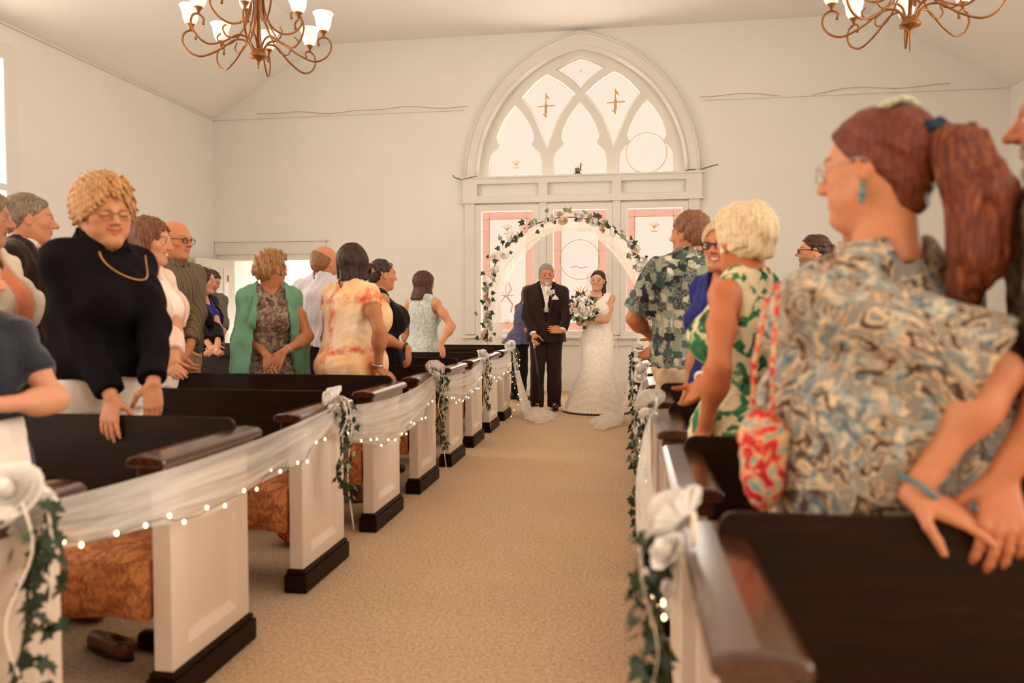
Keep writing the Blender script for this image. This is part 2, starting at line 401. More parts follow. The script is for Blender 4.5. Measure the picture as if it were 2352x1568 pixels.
def ornament(parent, x, z, s, kind):
    """small coloured glass figure leaded into a pane"""
    m = MB(); y = -0.012
    def st(a, b, r=0.012): m.tube([(x + a[0] * s, y, z + a[1] * s), (x + b[0] * s, y, z + b[1] * s)], r * s, 5)
    if kind == 'cross':
        st((0, -0.5), (0, 0.55), 0.05); st((-0.35, 0), (0.4, 0.03), 0.03); st((0, 0.5), (0.14, 0.3), 0.03); st((0, -0.45), (-0.12, -0.3), 0.04)
        o = m.build('ornament', AMBG, parent)
        MB().box((x - 0.06 * s, y - 0.004, z - 0.3 * s), (x + 0.06 * s, y + 0.004, z + 0.12 * s)).build('ornament', BLUEG, parent)
    elif kind == 'bloom':
        for a in (-0.9, -0.45, 0, 0.45, 0.9): st((0, 0), (0.45 * math.sin(a), 0.5 * math.cos(a)), 0.03)
        st((-0.25, -0.25), (0.25, -0.25), 0.03); st((0, -0.3), (0, 0), 0.04); m.build('ornament', AMBG, parent)
    elif kind == 'vase':
        for sg in (-1, 1):
            m.tube([(x + sg * 0.03 * s, y, z - 0.05 * s), (x + sg * 0.2 * s, y, z + 0.25 * s), (x + sg * 0.1 * s, y, z + 0.5 * s)], 0.022 * s, 5)
            m.tube([(x + sg * 0.02 * s, y, z), (x + sg * 0.25 * s, y, z - 0.3 * s), (x + sg * 0.18 * s, y, z - 0.6 * s)], 0.03 * s, 5)
        st((0, 0), (0, 0.55), 0.02); st((-0.3, 0.02), (0.3, 0.02), 0.015); m.build('ornament', REDG, parent)
    elif kind == 'wreath':
        m.tube([(x + math.cos(a / 12 * PI) * s, y, z + math.sin(a / 12 * PI) * s) for a in range(24)], 0.014 * s + 0.003, 5, True)
        m.build('ornament', LEAD, parent)
gk = w1.children
pn = [o for o in w1.children if o.name.startswith('pane')]
for p, (x, z, s, k) in zip(pn, [(X(378), Z(680), 0.16, 'bloom'), (X(687), Z(700), 0.14, 'bloom'), (X(998), Z(640), 0.3, 'wreath'),
                               (X(687), Z(247), 0.06, 'bloom'), (X(522), Z(405), 0.36, 'cross'), (X(852), Z(400), 0.36, 'cross')]):
    ornament(p, x, z, s, k)
# header beam with three recessed panels, and the casing of the lower windows
hb = structure(empty('trim_5', (0, BACK_Y, 0)))
hp = [(-2.30, -1.36), (-1.22, -0.26), (-0.12, 0.82)]
mesh_obj('beam_face', plate_mesh('beam_face', [(-2.53, 2.88), (1.05, 2.88), (1.05, 3.25), (-2.53, 3.25)], [[(a, 2.97), (b, 2.97), (b, 3.15), (a, 3.15)] for a, b in hp], 0.08, 0.008), TRIM, hb).location = (0, -0.04, 0)
MB().box((-2.56, -0.10, 3.235), (1.08, 0.1, 3.265)).build('ledge', TRIM, hb, bevel=0.006)
MB().box((-2.56, -0.095, 2.86), (1.08, 0, 2.885)).build('lower_moulding', TRIM, hb, bevel=0.006)
for n, (a, b) in enumerate(low_wins):
    w = structure(empty('window_%d' % (n + 2), (0, BACK_Y, 0)))
    mesh_obj('window_frame', plate_mesh('window_frame', [(a - 0.05, WZ0 - 0.04), (b + 0.05, WZ0 - 0.04), (b + 0.05, WZ1 + 0.05), (a - 0.05, WZ1 + 0.05)],
             [[(a + 0.045, WZ0 + 0.04), (b - 0.045, WZ0 + 0.04), (b - 0.045, WZ1 - 0.045), (a + 0.045, WZ1 - 0.045)]], 0.06, 0.01), TRIM, w).location = (0, -0.02, 0)
    x0, x1, z0, z1 = a + 0.045, b - 0.045, WZ0 + 0.04, WZ1 - 0.045; bw_ = 0.115
    MB().box((x0 + bw_, 0.06, z0 + bw_), (x1 - bw_, 0.066, z1 - bw_)).build('pane', CLEAR, w)
    k = 6
    for s in range(k):
        za, zb = z0 + (z1 - z0) * s / k, z0 + (z1 - z0) * (s + 1) / k
        for xa in (x0, x1 - bw_): MB().box((xa + 0.004, 0.06, za + 0.004), (xa + bw_ - 0.004, 0.068, zb - 0.004)).build('border_pane', PINK, w)
    for s in range(2):
        xa, xb = x0 + bw_ + (x1 - x0 - 2 * bw_) * s / 2, x0 + bw_ + (x1 - x0 - 2 * bw_) * (s + 1) / 2
        for za in (z0, z1 - bw_): MB().box((xa + 0.004, 0.06, za + 0.004), (xb - 0.004, 0.068, za + bw_ - 0.004)).build('border_pane', PINK, w)
    cm = MB()
    for xx in (x0 + bw_, x1 - bw_): cm.box((xx - 0.006, 0.052, z0), (xx + 0.006, 0.074, z1))
    for zz in (z0 + bw_, z1 - bw_): cm.box((x0, 0.052, zz - 0.006), (x1, 0.074, zz + 0.006))
    for s in range(1, k):
        zz = z0 + (z1 - z0) * s / k
        for xa in (x0, x1 - bw_): cm.box((xa, 0.054, zz - 0.004), (xa + bw_, 0.072, zz + 0.004))
    xm = (x0 + x1) / 2
    for za in (z0, z1 - bw_): cm.box((xm - 0.004, 0.054, za), (xm + 0.004, 0.072, za + bw_))
    cm.build('came', LEAD, w)
    pane = w.children[1]
    if n == 1:
        MB().tube([(xm + 0.30 * math.cos(t / 16 * PI), 0.05, 2.0 + 0.30 * math.sin(t / 16 * PI)) for t in range(32)], 0.007, 5, True).build('roundel', LEAD, w)
        MB().tube([(xm - 0.14, 0.05, 1.88), (xm - 0.05, 0.05, 1.90), (xm + 0.02, 0.05, 1.87), (xm + 0.12, 0.05, 1.89)], 0.008, 5).build('ornament', LEAD, w)
        e = MB(); ornament(w, xm + 0.02, 1.45, 0.3, 'bloom')
    else:
        ornament(w, xm - 0.02 if n == 0 else xm + 0.18, 1.45, 0.42, 'vase'); ornament(w, xm, 2.45, 0.2, 'bloom')
        ornament(w, xm, 1.02, 0.16, 'bloom')
for n, (a, b) in enumerate([(-2.5, -2.34), (-1.35, -1.235), (-0.245, -0.13), (0.86, 1.02)]):
    structure(MB().box((a, BACK_Y - 0.06, 0.86), (b, BACK_Y, 2.87)).build('trim_%d' % (n + 6), TRIM, bevel=0.01))
structure(MB().box((-2.55, BACK_Y - 0.12, 0.80), (1.07, BACK_Y + 0.02, 0.845)).build('trim_10', TRIM, bevel=0.012))
structure(MB().box((-2.48, BACK_Y - 0.05, 0.70), (1.0, BACK_Y, 0.80)).build('trim_11', TRIM, bevel=0.008))

# side windows
def side_window(n, x, a, b, sgn):
    w = structure(empty('window_%d' % n, (x, 0, 0)))
    me = plate_mesh('window_frame', [(a - 0.12, 1.05), (b + 0.12, 1.05), (b + 0.12, 4.08), (a - 0.12, 4.08)],
                    [[(a + 0.05, 1.2), (b - 0.05, 1.2), (b - 0.05, 2.5), (a + 0.05, 2.5)], [(a + 0.05, 2.58), (b - 0.05, 2.58), (b - 0.05, 3.9), (a + 0.05, 3.9)]], 0.06, 0.01)
    f = mesh_obj('window_frame', me, TRIM, w); f.rotation_euler = (0, 0, PI / 2); f.location = (-sgn * 0.02, 0, 0)
    MB().box((sgn * 0.06, a, 1.15), (sgn * 0.066, b, 2.54)).build('pane', CLEAR, w)
    MB().box((sgn * 0.06, a, 2.54), (sgn * 0.066, b, 3.95)).build('pane', CLEAR, w)
    MB().box((-sgn * 0.10, a - 0.14, 1.02), (sgn * 0.02, b + 0.14, 1.06)).build('window_sill', TRIM, w, bevel=0.008)
n = 5
for a, b in LEFT_WINDOWS: side_window(n, LEFT_X, a, b, -1); n += 1
for a, b in SIDE_WINDOWS: side_window(n, RIGHT_X, a, b, 1); n += 1
w = structure(empty('window_%d' % n, (0, FRONT_Y, 0)))  # altar-end window, invented to let light in from behind the camera
mesh_obj('window_frame', plate_mesh('window_frame', [(MID_X - 1.9, 1.3), (MID_X + 1.9, 1.3), (MID_X + 1.9, 4.7), (MID_X - 1.9, 4.7)],
         [[(MID_X - 1.74, 1.46), (MID_X - 0.05, 1.46), (MID_X - 0.05, 4.54), (MID_X - 1.74, 4.54)], [(MID_X + 0.05, 1.46), (MID_X + 1.74, 1.46), (MID_X + 1.74, 4.54), (MID_X + 0.05, 4.54)]], 0.08), TRIM, w)
MB().box((MID_X - 1.8, -0.12, 1.4), (MID_X + 1.8, -0.11, 4.6)).build('pane', CLEAR, w)

# ---- doorway in the back wall, its leaf standing open, and the vestibule behind
def panel_door(name, wd, ht, cols=2, rows=((0.12, 0.62), (0.74, 1.30), (1.42, 1.92))):
    t = 0.045; hs = []
    for c in range(cols):
        xa = 0.1 + c * (wd - 0.1) / cols; xb = (c + 1) * (wd - 0.1) / cols
        for a, b in rows: hs.append([(xa, a * ht / 2.05), (xb, a * ht / 2.05), (xb, b * ht / 2.05), (xa, b * ht / 2.05)])
    root = structure(empty(name))
    mesh_obj('door_frame', plate_mesh('door_frame', [(0, 0.01), (wd, 0.01), (wd, ht), (0, ht)], hs, t, 0.006), TRIM, root)
    for h in hs:
        MB().box((h[0][0] - 0.01, -0.009, h[0][1] - 0.01), (h[2][0] + 0.01, 0.009, h[2][1] + 0.01)).build('panel', TRIM, root)
    return root
BRASS = simple('brass', '#9a7848', 0.35, 0.1, 8, 0, 10, 0.5, 0.8)
d1 = panel_door('door_1', 0.77, 2.04); d1.location = (DOOR[0] + 0.01, BACK_Y - 0.03, 0); d1.rotation_euler = (0, 0, math.radians(-96))
for z in (0.35, 1.05, 1.75): MB().tube([(0.0, 0.03, z - 0.05), (0.0, 0.03, z + 0.05)], 0.01, 8).build('hinge', BRASS, d1)
kb = MB(); kb.tube([(0.71, -0.08, 0.98), (0.71, 0.08, 0.98)], 0.012, 8); kb.ball((0.71, 0.085, 0.98), 0.028); kb.ball((0.71, -0.085, 0.98), 0.028); kb.build('door_handle', BRASS, d1, smooth=True)
t12 = structure(empty('trim_12', (0, BACK_Y, 0)))
MB().box((LEFT_X + 0.005, -0.03, 2.15), (-4.76, 0, 2.33)).build('frieze', TRIM, t12, bevel=0.004)
MB().box((LEFT_X + 0.002, -0.06, 2.33), (-4.72, 0, 2.355)).build('cornice', RAILM, t12, bevel=0.005)
MB().box((LEFT_X + 0.002, -0.045, 2.13), (-4.74, 0, 2.15)).build('moulding', TRIM, t12, bevel=0.004)
MB().box((DOOR[0] - 0.13, -0.025, 0), (DOOR[0], 0, 2.13)).build('jamb', TRIM, t12, bevel=0.004)
MB().box((DOOR[1], -0.025, 0), (DOOR[1] + 0.13, 0, 2.13)).build('jamb', TRIM, t12, bevel=0.004)
MB().box((DOOR[0], -0.02, 2.05), (DOOR[1], 0.0, 2.13)).build('head_casing', TRIM, t12, bevel=0.004)
structure(MB().box((-8.6, 14.2, 0), (-3.4, 14.35, 3.0)).build('wall_vestibule_back', WALL))
structure(MB().box((-3.55, BACK_Y + 0.24, 0), (-3.4, 14.2, 3.0)).build('wall_vestibule_right', WALL))
structure(MB().box((-8.6, BACK_Y + 0.24, 0), (-8.45, 14.2, 3.0)).build('wall_vestibule_left', WALL))
structure(MB().box((-8.45, BACK_Y + 0.24, 0), (LEFT_X, BACK_Y + 0.34, 3.0)).build('wall_vestibule_front', WALL))
structure(MB().box((-8.45, BACK_Y + 0.24, -0.1), (-6.86, 14.2, 0.0)).build('floor_vestibule', CARPET))
structure(MB().box((-8.6, BACK_Y + 0.2, 3.0), (-3.4, 14.35, 3.1)).build('ceiling_vestibule', CEILM))
d2 = panel_door('door_2', 0.95, 2.1); d2.location = (-5.75, 14.15, 0)
pb = MB(); pb.tube([(0.1, -0.10, 1.0), (0.85, -0.10, 1.0)], 0.02, 8); pb.box((0.08, -0.12, 0.93), (0.2, -0.02, 1.04)); pb.box((0.75, -0.12, 0.93), (0.87, -0.02, 1.04))
pb.build('push_bar', simple('dark_metal', '#4a3c30', 0.4, 0.1), d2)
structure(mesh_obj('trim_13', plate_mesh('trim_13', [(-5.9, 0.01), (-4.66, 0.01), (-4.66, 2.26), (-5.9, 2.26)], [[(-5.76, 0.02), (-4.79, 0.02), (-4.79, 2.12), (-5.76, 2.12)]], 0.05), TRIM)).location = (0, 14.18, 0)
daylight('vestibule_fill', (-5.9, 12.9, 2.9), (0, 0, 0), 1.2, 1.2, 75.0)  # unseen lamp below the vestibule ceiling, added to brighten the doorway
# ---------------------------------------------------------------- pews (seats face the camera end, backs on the far side)
PEW_DEPTH = 0.47
def make_pew(length, sgn, extra=0.0):
    """local origin: near aisle corner of the end panel, on the floor. sgn=-1: pew runs to -x, +1: to +x"""
    root = empty('pew'); s = sgn
    T = 0.062
    def bx(m, x0, y0, z0, x1, y1, z1): m.box((min(s * x0, s * x1), y0, z0), (max(s * x0, s * x1), y1, z1)); return m
    for xo, face in ((0.0, -1), (length - T, 1)):
        D = PEW_DEPTH
        # end board with a sunk, bevelled panel on its outer face
        m = MB(); zb, zt = 0.10, 0.70
        rec = [(0.085, 0.155), (D - 0.085, 0.155), (D - 0.085, 0.63), (0.085, 0.63)]
        rin = [(0.105, 0.185), (D - 0.105, 0.185), (D - 0.105, 0.605), (0.105, 0.605)]
        out_ = [(0, zb), (D, zb), (D, zt), (0, zt)]
        xf_ = (xo if face < 0 else xo + T); xb_ = (xo + T if face < 0 else xo); dp = 0.022 * (1 if face < 0 else -1)
        vs = [(s * xf_, y, z) for y, z in out_] + [(s * xf_, y, z) for y, z in rec] + [(s * (xf_ + dp), y, z) for y, z in rin] + [(s * xb_, y, z) for y, z in out_]
        fs = []
        for i in range(4):
            j = (i + 1) % 4
            fs += [(i, j, 4 + j, 4 + i), (4 + i, 4 + j, 8 + j, 8 + i), (i, 12 + i, 12 + j, j)]
        fs += [(8, 9, 10, 11), (15, 14, 13, 12)]
        m.add(vs, fs).build('end_panel', PEWWHITE, root, bevel=0.003)
        m = MB(); bx(m, xo - 0.02, -0.02, 0.0, xo + T + 0.02, D + 0.02, 0.078); bx(m, xo - 0.012, -0.012, 0.078, xo + T + 0.012, D + 0.012, 0.098)
        m.build('plinth', DARK, root, bevel=0.006)
        # arm cap: rounded slab with a moulding under it
        prof = [(-0.028, 0), (-0.034, 0.012), (-0.03, 0.026), (-0.014, 0.034), (T / 2, 0.039), (T + 0.014, 0.034), (T + 0.03, 0.026), (T + 0.034, 0.012), (T + 0.028, 0)]
        m = MB(); pr = [(s * (xo + a), 0.742 + b) for a, b in prof]
        m.prism(pr, 'y', -0.075, D + 0.06)
        bx(m, xo - 0.014, -0.05, 0.70, xo + T + 0.014, D + 0.03, 0.742)
        m.build('armrest', ARMWOOD, root, bevel=0.008)
    # back: leaning board with a rounded top corner
    def back_outline(x0, x1, z0, z1, r=0.035):
        o = [(x0, z0), (x1, z0)]
        o += [(x1 - r + r * math.cos(a * PI / 8), z1 - r + r * math.sin(a * PI / 8)) for a in range(5)]
        o += [(x0 + r - r * math.sin(a * PI / 8), z1 - r + r * math.cos(a * PI / 8)) for a in range(5)]
        return o
    me = plate_mesh('back', back_outline(0.035, length - 0.035, 0.0, 0.50), [], 0.032, 0.006)
    if s < 0: me.transform(Matrix.Scale(-1, 4, (1, 0, 0))); me.flip_normals()
    b = mesh_obj('back', me, DARK, root); b.location = (0, 0.385, 0.325); b.rotation_euler = (math.radians(-8), 0, 0)
    m = MB(); bx(m, T - 0.005, 0.02, 0.33, length - T + 0.005, 0.40, 0.36); m.build('seat', DARK, root, bevel=0.004)
    m = MB(); bx(m, T, 0.33, 0.02, length - T, 0.36, 0.33); 
    # seat cushion: soft padded slab with a deep front edge
    n = max(int(length / 0.25), 4); P = []
    prof = [(0.40, 0.40), (0.30, 0.445), (0.12, 0.462), (0.02, 0.455), (-0.03, 0.43), (-0.045, 0.38), (-0.04, 0.30), (-0.025, 0.262), (0.0, 0.258), (0.03, 0.27), (0.05, 0.33)]
    for i in range(n * 2 + 1):
        t = i / (n * 2); x = T + 0.01 + (length - 2 * T - 0.02) * t
        wob = 0.006 * math.sin(i * 2.1) + 0.004 * math.sin(i * 0.9)
        P.append([(s * x, y + wob, z + wob * 0.8) for y, z in prof])
    cu = MB(); cu.grid(P); k = len(prof); L = n * 2 * k
    cu.f.append(tuple(range(k))); cu.f.append(tuple(L + i for i in range(k - 1, -1, -1)))
    cu.build('cushion', BROCADE, root, smooth=True)
    # feet under the far half of the seat
    for q in (0.36, 0.68):
        m = MB(); bx(m, length * q, 0.12, 0.0, length * q + 0.05, 0.38, 0.335); m.build('seat_support', DARK, root, bevel=0.004)
    return root
LEFT_PEWS = [1.17, 2.09, 3.03, 3.94, 4.82, 5.71, 6.56, 7.41, 8.24]
RIGHT_PEWS = [1.03, 1.93, 2.83, 3.69, 4.54, 5.38, 6.22, 7.06, 7.88]
lp = make_pew(4.9, -1); rp = make_pew(4.6, 1)
ORD = ['first', 'second', 'third', 'fourth', 'fifth', 'sixth', 'seventh', 'eighth', 'ninth']
for i, y in enumerate(LEFT_PEWS):
    p = lp if i == 0 else copy_tree(lp); p.location = (-1.37, y, 0)
    extra = 'bare white' if i % 2 else 'ivy-hung'
    tag(p, '%s dark pew counted from the altar, doorway side of aisle, with %s end' % (ORD[i], extra), 'pew', 'pews on the doorway side of the aisle')
for i, y in enumerate(RIGHT_PEWS):
    p = rp if i == 0 else copy_tree(rp); p.location = (0.135, y, 0)
    tag(p, 'dark wooden pew, %s counted from the altar, across the aisle from the doorway' % ORD[i], 'pew', 'pews on the far side from the doorway')

# ---------------------------------------------------------------- small decoration meshes shared by the garlands
def leaf_mesh(name, mat, size=1.0):
    pts = [(0, 0), (0.10, -0.12), (0.36, -0.10), (0.30, 0.10), (0.52, 0.30), (0.24, 0.42), (0.0, 0.95)]
    left = [(-x, y) for x, y in pts[1:-1][::-1]]
    ring = pts + left; vs = [(0, 0.3, 0.05)] + [(x, y, -0.14 * abs(x) - 0.06 * y * y) for x, y in ring]
    n = len(ring); fs = [(0, 1 + i, 1 + (i + 1) % n) for i in range(n)]
    m = MB(); m.add([(x * size, y * size, z * size) for x, y, z in vs], fs); me = m.mesh(name); me.materials.append(mat)
    me.polygons.foreach_set('use_smooth', [True] * len(me.polygons)); return me
def rose_mesh(name, mat, r=1.0, layers=5):
    """unit rose: tight heart and overlapping cupped petals, about 2 units across"""
    m = MB(); m.ball((0, 0, 0.40), (0.30, 0.30, 0.46), 10, 6); rn = random.Random(11)
    for L in range(layers):
        k = 3 + L; f = L / (layers - 1); rad = 0.33 + 0.58 * f; zb = 0.26 - 0.40 * f; hgt = 0.58 - 0.14 * f; op = 0.05 + 0.45 * f ** 1.5
        for i in range(k):
            a0 = 2 * PI * (i + 0.5 * (L % 2)) / k + rn.uniform(-0.12, 0.12); wd = 2 * PI / k * 1.5; P = []
            for u in range(5):
                h = u / 4; row = []
                for v in range(5):
                    e = abs(v / 4 - 0.5) * 2; a = a0 + wd * (v / 4 - 0.5)
                    rr = rad * (0.35 + 0.65 * math.sin(h * PI * 0.5)) * (1 - 0.06 * e) + op * 0.30 * h ** 4 + 0.02 * math.sin(v * 2 + i)
                    row.append((rr * math.cos(a), rr * math.sin(a), zb + hgt * h * (1 - 0.28 * e * e) - op * 0.16 * h ** 5))
                P.append(row)
            m.grid(P)
    me = m.mesh(name); me.materials.append(mat); me.polygons.foreach_set('use_smooth', [True] * len(me.polygons)); return me
LEAF = leaf_mesh('leaf', IVY); LEAFL = leaf_mesh('leaf', IVYL)
ROSE = rose_mesh('rose', PETAL); ROSEP = rose_mesh('rose', PETALP)
def put(me, name, parent, loc, size, rot=None):
    o = bpy.data.objects.new(name, me); COL.objects.link(o); o.parent = parent; o.location = loc; o.scale = (size,) * 3
    o.rotation_euler = rot if rot is not None else (random.uniform(-1, 1), random.uniform(-1, 1), random.uniform(0, 6.28))
    return o
def ivy_garland(base, drop, n, size, face, label, rose_size=0.055, rose_off=(0, 0, 0.03), sway=0.03, ribbon=True, light=0.2):
    """rose with ivy hanging under it; base = top point, face = outward x direction"""
    g = empty('ivy_garland', base); rnd = random.Random(sum(map(ord, label)) + n)
    tag(g, label, 'garland', 'ivy and rose garlands on the pew ends')
    pts = [(face * 0.03 + 0.012 * math.sin(k * 1.7), sway * math.sin(k * 0.8), -drop * k / 9) for k in range(10)]
    MB().tube(pts, 0.004, 6).build('stem', STEM, g)
    for k in range(n):
        t = (k + rnd.random()) / n; i = min(int(t * 9), 8); q = t * 9 - i
        p = [pts[i][c] * (1 - q) + pts[i + 1][c] * q for c in range(3)]
        spread = 0.042 * (1 - 0.45 * t)
        p = (p[0] + face * rnd.uniform(0.0, 0.05), p[1] + rnd.gauss(0, 1) * spread * 0.75, p[2] + rnd.uniform(-0.02, 0.02))
        rot = (rnd.uniform(1.2, 2.2), rnd.uniform(-0.8, 0.8) , rnd.uniform(-0.9, 0.9) + (PI / 2 if face > 0 else -PI / 2))
        rot = Euler((PI + rnd.uniform(-0.9, 0.9) + PI / 2, rnd.uniform(-1.2, 1.2), rnd.uniform(-0.9, 0.9) + face * PI / 2))
        put(LEAFL if rnd.random() < light else LEAF, 'leaf', g, p, size * rnd.uniform(0.7, 1.2), rot)
    for k, (a, b, c, sz) in enumerate([(0, 0, 0, 1.0), (0.015, 0.06, -0.03, 0.6), (0.02, -0.055, -0.045, 0.55)]):
        put(ROSE, 'rose', g, (rose_off[0] + face * a, rose_off[1] + b, rose_off[2] + c), rose_size * sz, (rnd.uniform(0.5, 1.0), face * rnd.uniform(0.2, 0.6), rnd.uniform(0, 6)))
    if ribbon:
        for s_, ln in ((-1, drop * 0.7), (1, min(drop * 1.45, 0.72))):
            P = []
            for k in range(15):
                t = k / 14; y = s_ * (0.02 + 0.05 * t) + 0.012 * math.sin(t * 9 + s_); x = face * (0.055 + 0.015 * math.sin(t * 7)); z = 0.02 - ln * t
                P.append([(x, y - 0.0035, z), (x + 0.002, y + 0.0035, z)])
            MB().grid(P).build('ribbon_tail', SATIN, g, smooth=True, solid=0.001)
        for s_ in (-1, 1):
            lp_ = MB(); lp_.tube([(face * -0.02, s_ * (0.02 + 0.055 * math.sin(a / 8 * PI)), 0.03 + 0.03 * math.sin(a / 4 * PI)) for a in range(9)], 0.0045, 6, flat=0.3)
            lp_.build('bow_loop', SATIN, g, smooth=True)
    return g
def swag(p0, p1, sag, hang, face, label, bulbs, bulge=0.05, mat=None, twist=0.0):
    """tulle draped between two pew ends, plus its own string of fairy lights"""
    o_ = Vector(p0); m = MB(); NU, NV = 44, 26; P = []
    d = Vector(p1) - o_
    for i in range(NU + 1):
        t = i / NU; q = 4 * t * (1 - t); pinch = q ** 0.55
        top = d * t + Vector((0, 0, -sag * q))
        row = []
        for j in range(NV + 1):
            v = j / NV
            fold = (0.009 * math.sin(v * 19 + 2 * t) + 0.006 * math.sin(v * 43 + 5 * t)) * (0.3 + pinch)
            x = face * (0.01 + bulge * pinch * math.sin(v * PI * 0.9 + 0.2) + fold)
            row.append((top.x + x, top.y + 0.006 * math.sin(v * 30), top.z - (0.045 + (hang - 0.045) * pinch) * v + 0.012 * math.sin(t * 17 + v * 4) * pinch * v))
        P.append(row)
    m.grid(P); o = m.build('tulle_swag', mat or TULLE, smooth=True); o.location = p0
    tag(o, label, 'tulle swag', 'tulle swags strung between the pew ends')
    s = empty('string_lights', p0)
    tag(s, 'fairy lights along the ' + label.replace('white ', ''), 'string lights', 'fairy lights in the tulle')
    pts = []
    for i in range(2, NU - 1):
        r = P[i]; jj = NV - 1 - int(1.5 + 1.5 * math.sin(i * 0.7)); pts.append((r[jj][0] + face * 0.012, r[jj][1], r[jj][2]))
    MB().tube(pts, 0.0016, 4).build('wire', WIRE, s)
    for k in range(bulbs):
        i = int((k + 0.5) / bulbs * (len(pts) - 1)); p = pts[i]
        b = bpy.data.objects.new('bulb', BULB_ME); COL.objects.link(b); b.parent = s; b.location = (p[0] + face * 0.004, p[1] + 0.006 * math.sin(k * 5), p[2] + 0.012 * math.sin(k * 3.3))
    return o
bm_ = MB(); bm_.ball((0, 0, 0), (0.0046, 0.0046, 0.0068), 8, 5); BULB_ME = bm_.mesh('bulb'); BULB_ME.materials.append(BULB); BULB_ME.polygons.foreach_set('use_smooth', [True] * len(BULB_ME.polygons))
LX = -1.335
posts = [(1.17 + 0.27, 0.77), (3.03 + 0.23, 0.775), (4.82 + 0.25, 0.775), (6.56 + 0.23, 0.775), (8.24 + 0.22, 0.785)]
names = ['beside the woman in navy', 'by the pew holding the green-shawled woman', 'below the orange tie-dye dress', 'near the woman in pale blue lace']
sags = [(0.025, 0.175, 16), (0.05, 0.25, 16), (0.06, 0.22, 16), (0.05, 0.21, 14)]
for i in range(4):
    (ya, za), (yb, zb) = posts[i], posts[i + 1]
    swag((LX, ya, za), (LX, yb, zb), sags[i][0], sags[i][1], 1, 'white tulle swag %s' % names[i], sags[i][2])
gl = ['ivy garland on the pew end closest to the altar, doorway side', 'ivy garland with satin bow on the third pew end, doorway side', 'ivy garland with tall white rose on the fifth pew end, doorway side',
      'narrow ivy strand with rose on the seventh pew end, doorway side', 'ivy garland with rose next to the woman in the blue top']
for i, (y, z) in enumerate(posts):
    ivy_garland((LX + 0.015, y, z + 0.01), [0.55, 0.42, 0.50, 0.47, 0.42][i], [95, 100, 110, 70, 90][i], [0.042, 0.034, 0.036, 0.034, 0.042][i], 1, gl[i], [0.068, 0.058, 0.066, 0.06, 0.066][i], ribbon=i < 4, light=[0.05, 0.1, 0.12, 0.1, 0.25][i])
# right side: the same, seen nearly edge on
RXX = 0.105
rposts = [(1.03 + 0.36, 0.79), (2.83 + 0.36, 0.79), (4.54 + 0.36, 0.79), (6.22 + 0.36, 0.79), (7.88 + 0.34, 0.79)]
rn = ['in front of the woman with the red ponytail', 'beside the woman in the green print dress', 'beside the man in the patterned shirt', 'near the bride']
for i in range(4):
    (ya, za), (yb, zb) = rposts[i], rposts[i + 1]
    swag((RXX, ya, za), (RXX, yb, zb), 0.07, 0.30, -1, 'white tulle swag %s' % rn[i], 14, 0.06)
gr = ['blurred ivy garland with white roses tied over the armrest by the red ponytail', 'ivy garland with pale bow on the third pew end facing the ivy bow', 'ivy garland on the fifth pew end, beside the patterned shirt',
      'ivy garland on the seventh pew end, bride side', 'leafy ivy garland on the last pew end, bride side']
for i, (y, z) in enumerate(rposts):
    ivy_garland((RXX - 0.012, y, z + 0.005), [0.45, 0.55, 0.5, 0.45, 0.42][i], [95, 80, 70, 60, 80][i], [0.046, 0.042, 0.04, 0.04, 0.045][i], -1, gr[i], 0.068, ribbon=i < 4, sway=0.04, light=0.12)
# tulle that falls from the last pews and pools on the carpet
def tulle_fall(x, y, face, label):
    m = MB(); P = []; NU, NV = 40, 34
    for j in range(NV + 1):
        v = j / NV; row = []
        for i in range(NU + 1):
            u = i / NU - 0.5; rip = math.sin(u * 30 + 2 * math.sin(v * 5))
            if v < 0.6:
                w_ = v / 0.6; z = 0.80 * (1 - w_) + 0.03 + 0.02 * w_
                p = (face * (0.03 + 0.16 * w_ ** 1.6 + 0.018 * rip * (0.3 + w_)), u * (0.14 + 0.34 * w_) + 0.04 * w_ ** 2, z)
            else:
                w_ = (v - 0.6) / 0.4; a = u * 2.2; rr = 0.04 + 0.30 * w_
                p = (face * (0.17 + rr * math.cos(a) + 0.02 * rip), 0.04 + (0.20 + rr) * math.sin(a) * 1.15 - 0.06 * w_, 0.012 + (0.045 + 0.035 * rip) * (1 - w_ ** 3))
            row.append(p)
        P.append(row)
    m.grid(P); o = m.build('tulle_fall', TULLE, smooth=True); o.location = (x, y, 0)
    tag(o, label, 'tulle'); return o
tulle_fall(-1.32, 8.52, 1, 'white tulle falling to the carpet beside the cane of the man in the suit')
tulle_fall(0.10, 8.2, -1, 'white tulle pooled on the carpet at the hem of the wedding gown')
s = empty('string_lights', (-1.25, 8.5, 0)); tag(s, 'fairy lights lying in the tulle by the cane', 'string lights', 'fairy lights in the tulle')
pts = [(0.05 * math.sin(k), 0.05 * math.cos(k * 1.3) - 0.1, 0.72 - 0.70 * k / 11 + 0.012) for k in range(12)]
MB().tube(pts, 0.0016, 4).build('wire', WIRE, s)
for p in pts: b = bpy.data.objects.new('bulb', BULB_ME); COL.objects.link(b); b.parent = s; b.location = p

# ---------------------------------------------------------------- wedding arch before the window
AX, AY, AR = -0.82, 10.4, 1.10
ar = empty('wedding_arch', (AX, AY, 0)); tag(ar, 'tulle-wrapped wedding arch with rose and ivy garland before the window', 'arch')
METAL = simple('white_metal', '#efe4d6', 0.4, 0.02)
path = [(-AR, 0, 0.0), (-AR, 0, 0.7)] + [(AR * math.cos(PI - PI * k / 24), 0, 1.38 + AR * math.sin(PI - PI * k / 24)) for k in range(25)] + [(AR, 0, 0.7), (AR, 0, 0.0)]
for dy in (-0.16, 0.16): MB().tube([(x, y + dy, z) for x, y, z in path], 0.012, 8).build('hoop', METAL, ar, smooth=True)
